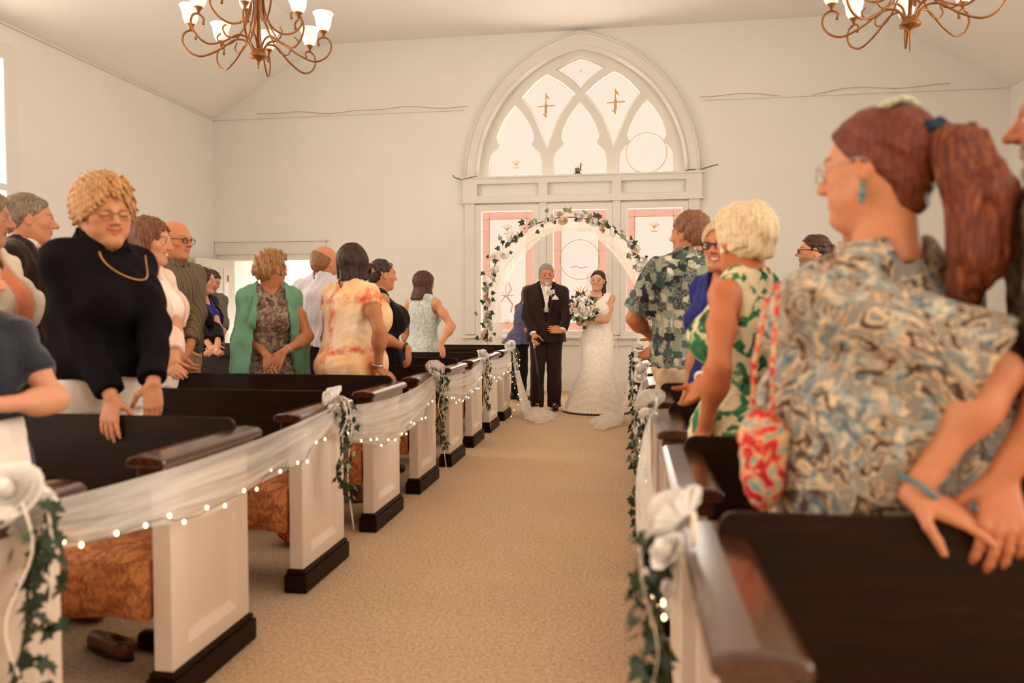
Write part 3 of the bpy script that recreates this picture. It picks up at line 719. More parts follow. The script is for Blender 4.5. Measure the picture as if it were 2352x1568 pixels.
# tulle wound over the hoop and hung as side curtains
def arch_pos(t):
    """0..1 from left foot over the top to right foot"""
    seg = [Vector(p) for p in path]; ls = [(seg[i + 1] - seg[i]).length for i in range(len(seg) - 1)]; T = t * sum(ls)
    for i, l in enumerate(ls):
        if T <= l or i == len(ls) - 1: return seg[i].lerp(seg[i + 1], min(T / l, 1))
        T -= l
P = []
for i in range(91):
    t = i / 90; c = arch_pos(t); cc = Vector((0, 0, 1.38)); rd = (c - cc) if c.z > 1.38 else Vector((c.x, 0, 0)); rd.normalize()
    row = []
    for j in range(15):
        a = 2 * PI * j / 14; rr = (0.12 if c.z > 1.0 else 0.17) * (1 + 0.12 * math.sin(j * 3 + i * 0.5)) + 0.03 * math.sin(i * 0.45)
        row.append(tuple(c + rd * (math.cos(a) * rr * 0.75 - 0.05) + Vector((0, math.sin(a) * rr, 0))))
    P.append(row)
MB().grid(P).build('tulle_wrap', TULLE_THIN, ar, smooth=True)
for sgn in (-1, 1):        # swept-back curtain inside the arch
    P = []
    for i in range(21):
        t = i / 20; row = []
        for j in range(13):
            v = j / 12
            x = sgn * (0.10 + (AR - 0.12) * t ** 0.8 - v * 0.0) ; zt = 1.38 + math.sqrt(max(AR * AR - min(x * x, AR * AR), 0)) - 0.03
            zb = zt - (0.10 + 0.42 * t ** 1.2)
            row.append((x - sgn * 0.02 * math.sin(v * 20), 0.03 * math.sin(v * 16 + t * 3), zt + (zb - zt) * v))
        P.append(row)
    MB().grid(P).build('tulle_curtain', TULLE_THIN, ar, smooth=True)
gp = [arch_pos(0.13 + 0.74 * k / 59) for k in range(60)]
MB().tube([(p.x, p.y - 0.17, p.z) for p in gp], 0.006, 6).build('vine', STEM, ar)
rnd = random.Random(5)
for k in range(150):
    c = arch_pos(0.13 + 0.74 * rnd.random()); cl = 0.5 + 0.5 * math.sin(c.x * 9 + c.z * 7)
    if rnd.random() > 0.35 + 0.65 * cl: continue
    put(LEAFL if rnd.random() < 0.4 else LEAF, 'leaf', ar, (c.x + rnd.gauss(0, 0.055), -0.20 + rnd.uniform(-0.05, 0.03), c.z + rnd.gauss(0, 0.055)), rnd.uniform(0.06, 0.10), Euler((PI / 2 + rnd.uniform(-0.7, 0.7), rnd.uniform(0, 6.28), rnd.uniform(-0.6, 0.6))))
for k in range(34):
    c = arch_pos(0.14 + 0.72 * (k + 0.3 * rnd.random()) / 33)
    put(ROSE if k % 4 else ROSEP, 'rose', ar, (c.x + rnd.gauss(0, 0.03), -0.21, c.z + rnd.gauss(0, 0.03)), rnd.uniform(0.055, 0.08), (PI / 2 + rnd.uniform(-0.4, 0.4), rnd.uniform(-0.4, 0.4), rnd.uniform(0, 6)))

# ---------------------------------------------------------------- chandeliers
SHADE = emit('frosted_shade', '#fff4e8', 0.34)
BULB_LIGHT = bpy.data.lights.new('bulb_light', 'POINT'); BULB_LIGHT.energy = 4.8; BULB_LIGHT.color = (1.0, 0.88, 0.74); BULB_LIGHT.shadow_soft_size = 0.03
def make_chandelier(seed=0):
    r = empty('chandelier'); z0 = 0.0       # origin at the bottom of the hub
    body = [(0.0, -0.10), (0.006, -0.095), (0.009, -0.07), (0.014, -0.055), (0.012, -0.04), (0.035, -0.015), (0.075, 0.0), (0.078, 0.012), (0.06, 0.03), (0.05, 0.05), (0.05, 0.065), (0.02, 0.07)]
    MB().lathe(body, 20).build('hub', BRONZE, r, smooth=True)
    MB().tube([(0, 0, 0.05), (0, 0, 1.98)], 0.014, 10).build('stem', BRONZE, r, smooth=True)
    MB().lathe([(0.0, 0.50), (0.045, 0.51), (0.055, 0.53), (0.055, 0.60), (0.04, 0.63), (0.02, 0.66)], 16).build('collar', BRONZE, r, smooth=True)
    MB().lathe([(0.02, 1.90), (0.07, 1.95), (0.085, 2.0), (0.0, 2.0)], 20).build('ceiling_rose', BRONZE, r, smooth=True)
    def bez(pts, n=7):
        out = []
        P = [Vector(p) for p in pts]
        for i in range(len(P) - 1):
            p0 = P[max(i - 1, 0)]; p1 = P[i]; p2 = P[i + 1]; p3 = P[min(i + 2, len(P) - 1)]
            for k in range(n):
                t = k / n
                out.append(0.5 * ((2 * p1) + (p2 - p0) * t + (2 * p0 - 5 * p1 + 4 * p2 - p3) * t * t + (3 * p1 - p0 - 3 * p2 + p3) * t ** 3))
        out.append(P[-1]); return out
    shade_me = None
    def arm(a, big):
        nonlocal shade_me
        if big: prof = [(0.045, 0.05), (0.09, 0.13), (0.19, 0.14), (0.32, 0.05), (0.46, -0.01), (0.56, 0.02), (0.615, 0.10), (0.60, 0.175), (0.55, 0.20), (0.505, 0.175), (0.51, 0.135)]
        else: prof = [(0.045, 0.56), (0.06, 0.42), (0.12, 0.29), (0.22, 0.245), (0.32, 0.28), (0.385, 0.36), (0.375, 0.435), (0.33, 0.46), (0.29, 0.435), (0.295, 0.40)]
        ca, sa = math.cos(a), math.sin(a)
        pts = [(x * ca, x * sa, z) for x, z in [(p.x, p.y) for p in bez([(x, z, 0) for x, z in prof])]]
        o = MB().tube(pts, 0.0085, 8).build('arm', BRONZE, r, smooth=True)
        e = MB(); e.ball(pts[-1], 0.013, 8, 6); e.build('scroll_tip', BRONZE, o, smooth=True)
        cx, cz = (0.55, 0.20) if big else (0.33, 0.46)
        if not big:    # long riser up to the collar and curled tendril
            q = MB(); q.tube([(x * ca, x * sa, z) for x, z in [(p.x, p.y) for p in bez([(0.05, 0.56, 0), (0.06, 0.8, 0), (0.04, 1.1, 0), (0.018, 1.4, 0)])]], 0.007, 6); q.build('riser', BRONZE, r, smooth=True)
        else:
            q = MB(); q.tube([(x * ca, x * sa, z) for x, z in [(p.x, p.y) for p in bez([(0.05, 0.52, 0), (0.07, 0.36, 0), (0.14, 0.2, 0), (0.22, 0.11, 0), (0.30, 0.10, 0), (0.335, 0.15, 0), (0.305, 0.19, 0)])]], 0.0065, 6); q.build('tendril', BRONZE, r, smooth=True)
        MB().lathe([(0.008, 0.0), (0.012, 0.018), (0.03, 0.045), (0.036, 0.052), (0.0, 0.056)], 14, (cx * ca, cx * sa, cz)).build('candle_cup', BRONZE, o, smooth=True)
        s = MB(); s.lathe([(0.022, 0.05), (0.045, 0.062), (0.062, 0.10), (0.068, 0.14), (0.074, 0.175), (0.090, 0.205), (0.087, 0.208), (0.07, 0.178), (0.063, 0.14), (0.056, 0.10), (0.038, 0.068)], 18, (cx * ca, cx * sa, cz), caps=False)
        s.build('lamp_shade', SHADE, r, smooth=True)
        o = bpy.data.objects.new('bulb_light', BULB_LIGHT); COL.objects.link(o); o.parent = r; o.location = (cx * ca, cx * sa, cz + 0.15)
    for k in range(8): arm(2 * PI * k / 8 + 0.30 + seed, True)
    for k in range(4): arm(2 * PI * k / 4 + 0.75 + seed, False)
    return r
c1 = make_chandelier(); c1.location = (-3.167, 6.2, 3.39)
tag(c1, 'bronze scroll-arm chandelier hanging over the pews on the doorway side', 'chandelier', 'chandeliers')
c2 = copy_tree(c1); c2.location = (2.087, 6.2, 3.36); c2.rotation_euler = (0, 0, 0.22)
tag(c2, 'bronze scroll-arm chandelier above the man with the hair bun', 'chandelier', 'chandeliers')
pl_ = MB(); pl_.tube([(0, 0, -0.09), (0.002, 0, -0.19)], 0.005, 6); pl_.build('pull_rod', BRONZE, c2)

# ---------------------------------------------------------------- small things on the back wall
k = MB(); k.box((-0.06, -0.05, 0), (0.06, 0.05, 0.02)); k.tube([(0, 0, 0.02), (0.02, 0, 0.06)], 0.012, 8); k.box((-0.045, -0.08, 0.06), (0.05, 0.05, 0.11))
cmb = empty('security_camera', (-0.77, BACK_Y - 0.03, 3.263)); GREY = simple('grey_plastic', '#7d746a', 0.5, 0.05)
MB().lathe([(0.0, 0), (0.07, 0), (0.07, 0.015), (0.03, 0.03), (0.0, 0.03)], 14).build('base', GREY, cmb, smooth=True)
q = MB(); q.box((-0.035, -0.09, 0.03), (0.035, 0.05, 0.09)); q.tube([(0, -0.12, 0.06), (0, -0.085, 0.06)], 0.028, 10); q.build('body', GREY, cmb, bevel=0.006)
MB().tube([(0.04, 0, 0.06), (0.05, 0, 0.17)], 0.009, 8).build('aerial', simple('dark_metal', '#4a3c30', 0.4, 0.1), cmb)
tag(cmb, 'small grey camera on the ledge under the gothic window', 'camera')
def cable(pts, label, r=0.006, mat=None):
    o = MB().tube(pts, r, 5).build('cable', mat or simple('brown_cable', '#6d4b38', 0.6, 0.05), smooth=True); tag(o, label, 'cable'); return o
Yc = BACK_Y - 0.012
cable([(-2.69, Yc, 3.31), (-2.67, Yc, 3.28), (-2.6, Yc, 3.25), (-2.5, Yc - 0.09, 3.235), (-2.3, Yc - 0.09, 3.27)], 'short dark cable at the ledge end nearer the doorway')
cable([(0.8, Yc - 0.09, 3.27), (0.9, Yc - 0.09, 3.28), (1.05, Yc, 3.30), (1.2, Yc, 3.345), (1.27, Yc, 3.36)], 'short dark cable at the ledge end away from the doorway')
LC = simple('pale_cable', '#d0b29a', 0.6, 0.05)
cable([(x, Yc, 4.36 + 0.02 * math.sin(x * 3.1) + 0.012 * math.sin(x * 7)) for x in np.linspace(-5.9, -2.45, 40)], 'pale cable along the rail on the doorway side', 0.005, LC)
cable([(x, Yc, 4.35 + 0.03 * math.sin(x * 2.1) + 0.03 * math.sin(x * 4.6)) for x in np.linspace(1.0, 4.4, 44)], 'pale cable waving along the rail away from the doorway', 0.005, LC)
# ---------------------------------------------------------------- implicit-surface toolkit for bodies, hair and clothes
class Fd:
    def __init__(s, lo, hi, h):
        s.h = h; s.lo = np.array(lo, np.float32); s.n = np.ceil((np.array(hi) - np.array(lo)) / h).astype(int) + 1
        s.ax = [(s.lo[i] + h * np.arange(s.n[i])).astype(np.float32) for i in range(3)]
        s.V = np.full(s.n, 1.0, np.float32)
    def sl(s, lo, hi, m):
        r = []
        for i in range(3):
            a = int(np.floor((lo[i] - m - s.lo[i]) / s.h)); b = int(np.ceil((hi[i] + m - s.lo[i]) / s.h)) + 1
            a = max(a, 0); b = min(b, s.n[i])
            if b <= a: return None
            r.append(slice(a, b))
        return tuple(r)
    def pts(s, sl): return (s.ax[0][sl[0]][:, None, None], s.ax[1][sl[1]][None, :, None], s.ax[2][sl[2]][None, None, :])
    def put(s, sl, d, k, op):
        a = s.V[sl]
        if op == 'u':
            if k > 0:
                w = np.maximum(k - np.abs(a - d), 0) / k; s.V[sl] = np.minimum(a, d) - w * w * k * 0.25
            else: s.V[sl] = np.minimum(a, d)
        else:
            if op == 's': d = -d
            if k > 0:
                w = np.maximum(k - np.abs(a - d), 0) / k; s.V[sl] = np.maximum(a, d) + w * w * k * 0.25
            else: s.V[sl] = np.maximum(a, d)
    def cone(s, a, b, ra, rb, k=0.02, op='u', flat=False, sq=None):
        a = np.array(a, np.float32); b = np.array(b, np.float32); R = max(ra, rb)
        sl = s.sl(np.minimum(a, b) - R, np.maximum(a, b) + R, k + 3 * s.h)
        if sl is None: return
        X, Y, Z = s.pts(sl); ba = b - a; L2 = float(ba @ ba) + 1e-9
        px, py, pz = X - a[0], Y - a[1], Z - a[2]
        tt = (px * ba[0] + py * ba[1] + pz * ba[2]) / L2; t = np.clip(tt, 0, 1)
        d = np.sqrt((px - t * ba[0]) ** 2 + (py - t * ba[1]) ** 2 + (pz - t * ba[2]) ** 2) - (ra + (rb - ra) * t)
        if flat: d = np.maximum(d, (tt - 1) * math.sqrt(L2))
        if flat == 2: d = np.maximum(d, -tt * math.sqrt(L2))
        s.put(sl, d, k, op)
    def ell(s, c, r, R=None, k=0.02, op='u'):
        c = np.array(c, np.float32); r = np.array(r, np.float32); m = float(r.max())
        sl = s.sl(c - m, c + m, k + 3 * s.h)
        if sl is None: return
        X, Y, Z = s.pts(sl); p = (X - c[0], Y - c[1], Z - c[2])
        if R is None: q = p
        else: q = [p[0] * R[0, i] + p[1] * R[1, i] + p[2] * R[2, i] for i in range(3)]
        k0 = np.sqrt((q[0] / r[0]) ** 2 + (q[1] / r[1]) ** 2 + (q[2] / r[2]) ** 2)
        k1 = np.sqrt((q[0] / r[0] ** 2) ** 2 + (q[1] / r[1] ** 2) ** 2 + (q[2] / r[2] ** 2) ** 2) + 1e-9
        s.put(sl, k0 * (k0 - 1) / k1, k, op)
    def plane(s, p, n, k=0.0, op='i'):
        """keep the side the normal points away from"""
        n = np.array(n, float); n = n / np.linalg.norm(n); sl = tuple(slice(0, m) for m in s.n); X, Y, Z = s.pts(sl)
        s.put(sl, ((X - p[0]) * n[0] + (Y - p[1]) * n[1] + (Z - p[2]) * n[2]).astype(np.float32), k, op)
    def loft(s, st, cy, off=0.0, k=0.03, p=2.3, op='u', pleat=None, cx=None):
        """stations (z, rx, r_back, r_front); cy(z) centre line"""
        st = sorted(st); zs = np.array([q[0] for q in st])
        R = max(max(q[1:4]) for q in st) + off
        cyv = cy(s.ax[2]).astype(np.float32)
        lo = (-R, float(cyv.min()) - R, zs[0] - off); hi = (R, float(cyv.max()) + R, zs[-1] + off)
        sl = s.sl(lo, hi, k + 3 * s.h)
        if sl is None: return
        X, Y, Z = s.pts(sl); z1 = s.ax[2][sl[2]]
        def ip(i):
            return smooth_interp(z1, zs, np.array([q[i] for q in st])).astype(np.float32)[None, None, :] + off
        rx, rb, rf = ip(1), ip(2), ip(3); dy = Y - cy(z1).astype(np.float32)[None, None, :]
        dx = X if cx is None else X - cx(z1).astype(np.float32)[None, None, :]
        ry = np.where(dy > 0, rf, rb)
        q = ((np.abs(dx) / rx) ** p + (np.abs(dy) / ry) ** p) ** (1 / p)
        m = np.minimum(rx, ry)
        d = (q - 1) * m
        if pleat is not None:
            amp, nn, z0, z1_ = pleat; ang = np.arctan2(dy, dx)
            w = np.clip((z1_ - Z) / max(z1_ - z0, 1e-3), 0, 1)
            d = d + amp * w * (np.sin(ang * nn + 3 * np.sin(ang * 2)) + 0.5 * np.sin(ang * nn * 0.53 + 1.3))
        d = np.maximum(d, np.maximum(zs[0] - off * 0 - Z, Z - zs[-1] - off))
        s.put(sl, d.astype(np.float32), k, op)
    def mask(s, fn, k=0.004):
        sl = tuple(slice(0, m) for m in s.n); X, Y, Z = s.pts(sl)
        s.put(sl, np.broadcast_to(fn(X, Y, Z), s.V.shape).astype(np.float32), k, 'i')
    def folds(s, amp, wl, seed, stretch=(1, 1, 1)):
        sl = tuple(slice(0, m) for m in s.n); X, Y, Z = s.pts(sl); r = np.random.RandomState(seed)
        X, Y, Z = X * stretch[0], Y * stretch[1], Z * stretch[2]
        f = 0
        for o in range(4):
            kv = r.normal(size=3); kv /= np.linalg.norm(kv); kv *= 2 * PI / (wl * (0.6 + 0.5 * r.rand()) / (1 + 0.5 * o)); k2 = r.normal(size=3) * 9
            ph = r.rand() * 6
            f = f + np.sin(kv[0] * X + kv[1] * Y + kv[2] * Z + ph + 1.6 * np.sin(k2[0] * X + k2[1] * Y + k2[2] * Z)) / (1 + o)
        s.V += (amp * 0.6 * f).astype(np.float32)
    def net(s):
        V = s.V; sg = V < 0
        V = V.copy(); 
        for i in range(3):      # close the surface on the border of the grid
            ix = [slice(None)] * 3
            for e in (0, -1): ix[i] = e; V[tuple(ix)] = np.maximum(V[tuple(ix)], 1e-4); ix[i] = slice(None)
        sg = V < 0
        c = [sg[i:i + V.shape[0] - 1, j:j + V.shape[1] - 1, k:k + V.shape[2] - 1] for i in (0, 1) for j in (0, 1) for k in (0, 1)]
        cnt = np.zeros(c[0].shape, np.int8)
        for q in c: cnt += q
        act = (cnt > 0) & (cnt < 8); idx = np.argwhere(act)
        if len(idx) == 0: return np.zeros((0, 3)), np.zeros((0, 4), int)
        off = np.array([(i, j, k) for i in (0, 1) for j in (0, 1) for k in (0, 1)])
        val = np.stack([V[idx[:, 0] + o[0], idx[:, 1] + o[1], idx[:, 2] + o[2]] for o in off], 1)
        acc = np.zeros((len(idx), 3)); num = np.zeros(len(idx))
        for a in range(8):
            for b in range(a + 1, 8):
                if np.abs(off[a] - off[b]).sum() != 1: continue
                va, vb = val[:, a], val[:, b]; x = (va < 0) != (vb < 0)
                t = np.where(x, va / np.where(x, va - vb, 1), 0)
                acc += np.where(x[:, None], off[a] + (off[b] - off[a]) * t[:, None], 0); num += x
        P = (idx + acc / num[:, None]) * s.h + s.lo
        ID = np.full(act.shape, -1, np.int32); ID[tuple(idx.T)] = np.arange(len(idx))
        faces = []
        for ax in range(3):
            a = [slice(None)] * 3; b = [slice(None)] * 3; a[ax] = slice(0, -1); b[ax] = slice(1, None)
            ch = sg[tuple(a)] != sg[tuple(b)]; e = np.argwhere(ch); u, v = (ax + 1) % 3, (ax + 2) % 3
            e = e[(e[:, u] > 0) & (e[:, v] > 0) & (e[:, u] < V.shape[u] - 1) & (e[:, v] < V.shape[v] - 1)]
            if len(e) == 0: continue
            inside = sg[tuple(e.T)]
            def g(du, dv):
                q = e.copy(); q[:, u] += du; q[:, v] += dv; return ID[tuple(q.T)]
            Q = np.stack([g(-1, -1), g(0, -1), g(0, 0), g(-1, 0)], 1)
            Q[~inside] = Q[~inside][:, ::-1]; faces.append(Q)
        Q = np.concatenate(faces); Q = Q[(Q >= 0).all(1)]
        return P, Q
def smooth_interp(x, xs, ys):
    """cubic (Catmull-Rom) interpolation of stations"""
    x = np.clip(x, xs[0], xs[-1]); i = np.clip(np.searchsorted(xs, x) - 1, 0, len(xs) - 2)
    m = np.gradient(ys, xs); h = xs[i + 1] - xs[i]; t = (x - xs[i]) / h
    return ys[i] * (1 + 2 * t) * (1 - t) ** 2 + h * m[i] * t * (1 - t) ** 2 + ys[i + 1] * t * t * (3 - 2 * t) + h * m[i + 1] * t * t * (t - 1)
def np_mesh(name, P, Q, mat, col=None):
    me = bpy.data.meshes.new(name)
    me.vertices.add(len(P)); me.vertices.foreach_set('co', np.asarray(P, np.float32).ravel())
    me.loops.add(len(Q) * 4); me.loops.foreach_set('vertex_index', np.asarray(Q, np.int32).ravel())
    me.polygons.add(len(Q)); me.polygons.foreach_set('loop_start', np.arange(0, len(Q) * 4, 4, dtype=np.int32))
    try: me.polygons.foreach_set('loop_total', np.full(len(Q), 4, np.int32))
    except Exception: pass
    me.update(calc_edges=True)
    me.polygons.foreach_set('use_smooth', np.ones(len(Q), bool))
    me.materials.append(mat)
    if col is not None:
        at_ = me.color_attributes.new('tint', 'FLOAT_COLOR', 'POINT')
        at_.data.foreach_set('color', np.concatenate([col, np.ones((len(P), 1))], 1).astype(np.float32).ravel())
    return me

# pixel of the photograph -> point of the room at depth y (used only to measure where people stand)
_th, _ph = math.radians(8.76), math.radians(-2.2)
_fw = np.array([-math.sin(_th) * math.cos(_ph), math.cos(_th) * math.cos(_ph), math.sin(_ph)]); _rt = np.array([math.cos(_th), math.sin(_th), 0]); _up = np.cross(_rt, _fw)
def at(u, v, y):
    d = _fw * 1740 + _rt * (u - 1176) + _up * (784 - v); return np.array([0, 0, 1.2]) + d * (y / d[1])

# ---------------------------------------------------------------- skin, eyes, hair materials
def skin_mat():
    m, nt, b = newmat('skin'); a = N(nt, 'ShaderNodeAttribute', attribute_name='tint'); v = coords(nt)
    n = noise(nt, v, 35.0, 3.0); c = mix(nt, 0.12, a.outputs['Color'], n.outputs['Color'], 'OVERLAY')
    nt.links.new(c, b.inputs['Base Color']); b.inputs['Roughness'].default_value = 0.5; b.inputs['Specular IOR Level'].default_value = 0.35
    n2 = noise(nt, v, 160.0, 2.0); bump(nt, b, n2.outputs['Fac'], 0.08, 0.003); return m
SKIN = skin_mat()
def eye_mat():
    m, nt, b = newmat('eye'); tc = N(nt, 'ShaderNodeTexCoord'); sx = N(nt, 'ShaderNodeSeparateXYZ'); nt.links.new(tc.outputs['Object'], sx.inputs[0])
    nt.links.new(ramp(nt, sx.outputs['Y'], [(0.0, '#e8d6c6'), (0.80, '#e8d6c6'), (0.84, '#4a3020'), (0.93, '#3a2416'), (0.95, '#0c0806')]), b.inputs['Base Color'])
    b.inputs['Roughness'].default_value = 0.15; return m
EYE = eye_mat(); eb = MB(); eb.ball((0, 0, 0), 1.0, 14, 10); EYE_ME = eb.mesh('eye'); EYE_ME.materials.append(EYE); EYE_ME.polygons.foreach_set('use_smooth', [True] * len(EYE_ME.polygons))
def hair_mat(color, color2=None, sc=(95, 95, 9)):
    nm = 'hair_' + color.strip('#') + (color2 or '').strip('#')
    if nm in MATS: return MATS[nm]
    m, nt, b = newmat(nm); v = coords(nt, sc); n = noise(nt, v, 1.6, 4.0, 0.65, 0.8); v2 = coords(nt); n2 = noise(nt, v2, 9.0, 2.0)
    c = np.array(lin(color)); c2 = np.array(lin(color2)) if color2 else np.clip(c * 1.6, 0, 1)
    a = ramp(nt, n.outputs['Fac'], [(0.3, tuple(c * 0.62)), (0.5, tuple(c)), (0.72, tuple(c2))])
    nt.links.new(mix(nt, 0.2, a, n2.outputs['Color'], 'OVERLAY'), b.inputs['Base Color']); b.inputs['Roughness'].default_value = 0.45; b.inputs['Specular IOR Level'].default_value = 0.35
    bump(nt, b, n.outputs['Fac'], 0.8, 0.006); return m
GLASSM = glass_pane('lens', '#fdf6ee', 0.92)

# ---------------------------------------------------------------- the figure
MALE = dict(z=[0.80, 0.90, 1.06, 1.18, 1.28, 1.345, 1.41, 1.475], rx=[.148, .168, .152, .160, .170, .168, .125, .055], rb=[.10, .115, .095, .102, .112, .108, .075, .05], rf=[.09, .10, .105, .108, .115, .10, .065, .05], sh=.188, neck=.060)
FEM = dict(z=[0.80, 0.90, 1.06, 1.18, 1.28, 1.345, 1.41, 1.475], rx=[.165, .184, .138, .144, .152, .142, .098, .048], rb=[.105, .128, .088, .092, .098, .09, .066, .045], rf=[.09, .10, .088, .096, .102, .09, .058, .045], sh=.163, neck=.051)
def rotz(a): return np.array([[math.cos(a), -math.sin(a), 0], [math.sin(a), math.cos(a), 0], [0, 0, 1]])
def rotx(a): return np.array([[1, 0, 0], [0, math.cos(a), -math.sin(a)], [0, math.sin(a), math.cos(a)]])
def roty(a): return np.array([[math.cos(a), 0, math.sin(a)], [0, 1, 0], [-math.sin(a), 0, math.cos(a)]])
def unit(v): v = np.array(v, float); return v / (np.linalg.norm(v) + 1e-9)
class Person:
    """body faces local +y; beta = how far it is turned from facing the camera, towards image right"""
    def __init__(s, label, pos, H, sex='f', body=0, head=0, pitch=0, roll=0, skin='#d9a07c', lean=0, build=None, res=1.0, seed=1, headscale=1.0, legs=True):
        s.H = H; s.k = H / 1.7; s.sex = sex; s.res = res; s.seed = seed; s.skin = np.array(lin(skin)) * np.array([0.84, 0.75, 0.68]); s.has_legs = legs
        c = unit([-pos[0], -pos[1], 0]); r = np.array([-c[1], c[0], 0])
        def yaw(b): d = c * math.cos(math.radians(b)) + r * math.sin(math.radians(b)); return math.atan2(-d[0], d[1])
        s.yaw = yaw(body); s.hy = yaw(head) - s.yaw; s.pos = np.array([pos[0], pos[1], 0.0]); s.Rw = rotz(s.yaw)
        s.root = empty('person', (pos[0], pos[1], 0), s.yaw); tag(s.root, label, 'person')
        B = MALE if sex == 'm' else FEM; bd = dict(w=1.0, d=1.0, belly=0.0, bust=0.06 if sex == 'f' else 0.0, hip=0.0, sh=0.0, hunch=0.0, neck=1.0, face=1.0, arm=1.0, drop=0.0); bd.update(build or {}); s.bd = bd
        k = s.k; ws = bd['w']; ds = bd['d']; s.tl = math.tan(math.radians(lean)); s.st = []
        for i, z in enumerate(B['z']):
            bl = bd['belly'] * [0.5, 0.9, 1.0, 0.6, 0.2, 0, 0, 0][i]; hp = bd['hip'] * [1, 1, 0.3, 0, 0, 0, 0, 0][i]
            f = 1 if i < 6 else 0.4
            s.st.append((z * k - bd['drop'] * [0, 0, 0, 0.2, 0.6, 1, 1, 0.5][i], B['rx'][i] * k * (1 + (ws - 1) * f) + hp + bl * 0.35, B['rb'][i] * k * (1 + (ds - 1) * f) + hp * 0.8, B['rf'][i] * k * (1 + (ds - 1) * f) + bl))
        s.shx = B['sh'] * k * (1 + (ws - 1) * 0.5) + bd['sh']; s.nr = B['neck'] * k * bd['neck']; s.hunch = bd['hunch']
        s.hipz = 0.88 * k
        s.Nb = s.P(0, -0.005, 1.455 * k - bd['drop'] * 0.5); hh = H / 7.45 * headscale; s.hh = hh
        s.Rh = rotz(s.hy) @ rotx(math.radians(pitch)) @ roty(math.radians(roll))
        piv = s.P(0, 0.012 + s.hunch * 0.4, H - hh * 0.92); s.C = piv + s.Rh @ np.array([0, 0.012, 0.42 * hh])
        s.S = {sd: s.P(sg * s.shx, -0.005, 1.366 * k - bd['drop']) for sd, sg in (('r', 1), ('l', -1))}
        s.arms = {}; s.armr = (0.047 * k * (0.82 if sex == 'f' else 1.02) * (0.4 + 0.6 * ws), 0.039 * k * (0.5 + 0.5 * ws), 0.036 * k * (0.5 + 0.5 * ws), 0.026 * k)
        s.parts = []
    def cy(s, z): return s.tl * np.maximum(z - s.hipz, 0) + s.hunch * np.clip((z - 1.2 * s.k) / (0.3 * s.k), 0, 1) ** 2
    def P(s, x, y, z): return np.array([x, y + float(s.cy(np.array([z]))[0]), z])
    def L(s, w): return s.Rw.T @ (np.array(w, float) - s.pos)          # world -> local
    def LD(s, d): return s.Rw.T @ np.array(d, float)
    def arm(s, side, wrist=None, pole=None, d=None, n=None, curl=0.35, spread=0.0, world=True, hand=True, thumb=0.5):
        sg = 1 if side == 'r' else -1; k = s.k; S = s.S[side]; L1, L2 = 0.292 * k * s.bd['arm'], 0.248 * k * s.bd['arm']
        if wrist is None: W = S + np.array([sg * 0.055, 0.05, -0.525]) * k
        else: W = s.L(wrist) if world else np.array(wrist, float)
        v = W - S; D = np.linalg.norm(v)
        if D > (L1 + L2) * 0.995: q = D / ((L1 + L2) * 0.995); L1 *= q; L2 *= q
        a = (L1 * L1 - L2 * L2 + D * D) / (2 * D); hgt = math.sqrt(max(L1 * L1 - a * a, 0)); e = v / D
        po = np.array([sg * 0.4, -1.0, -0.2]) if pole is None else (s.LD(pole) if world else np.array(pole, float))
        po = po - e * (po @ e); po = unit(po); E = S + e * a + po * hgt
        fd = unit(W - E)
        dd = fd if d is None else unit(s.LD(d) if world else d)
        nn = np.array([-sg, 0, 0.0]) if n is None else (s.LD(n) if world else np.array(n, float))
        nn = unit(nn - dd * (nn @ dd))
        s.arms[side] = dict(S=S, E=E, W=W, d=dd, n=nn, curl=curl, spread=spread, hand=hand, thumb=thumb); return s
    # --- primitives reused by body and clothes
    def torso(s, F, off=0.0, k=0.03, hem=None, pleat=None):
        st = list(s.st)
        if hem: zt = max(h[0] for h in hem); st = [q for q in st if q[0] > zt + 0.03] + [(z, a - off, b - off, c - off) for z, a, b, c in hem]
        F.loft(st, s.cy, off, k, pleat=pleat)
        if s.bd['bust']:
            b = s.bd['bust']
            for sg in (-1, 1): F.ell(s.P(sg * 0.072 * s.k * (0.6 + 0.4 * s.bd['w']), (0.085 + 0.25 * (b - 0.06)) * s.k * s.bd['d'], 1.215 * s.k), np.array([b * 1.15, b * 1.1, b * 1.15]) + off, None, 0.035)
        for sg, sd in ((1, 'r'), (-1, 'l')):
            F.cone(s.Nb + np.array([sg * 0.02, -0.012, 0.0]), s.S[sd] + np.array([-sg * 0.012, 0, 0.012]), 0.030 * s.k + off, 0.038 * s.k + off, 0.035)
    def sleeve(s, F, sd, off, t, flat=True, k=0.025, flare=0.0):
        """t: 0..1 upper arm, 1..2 forearm"""
        A = s.arms[sd]; r = s.armr
        F.ell(A['S'], np.array([0.050, 0.052, 0.050]) * s.k * (0.5 + 0.5 * s.bd['w']) + off, None, 0.04)
        if t <= 1:
            e = A['S'] + (A['E'] - A['S']) * t; F.cone(A['S'], e, r[0] * 1.05 + off, r[0] + (r[1] - r[0]) * t + off + flare, k, flat=flat)
        else:
            F.cone(A['S'], A['E'], r[0] * 1.05 + off, r[1] + off, k); q = t - 1
            F.cone(A['E'], A['E'] + (A['W'] - A['E']) * q, r[2] * 1.05 + off, r[2] + (r[3] - r[2]) * q + off + flare, k, flat=flat)
    def bounds(s, extra=0.1):
        pts = [s.P(sg * (max(q[1] for q in s.st)), 0, q[0]) for sg in (-1, 1) for q in s.st] + [s.P(0, q[3] + s.bd['bust'], q[0]) for q in s.st] + [s.P(0, -q[2], q[0]) for q in s.st]
        for A in s.arms.values(): pts += [A['S'], A['E'], A['W']]
        p = np.array(pts); return p.min(0) - extra, p.max(0) + extra
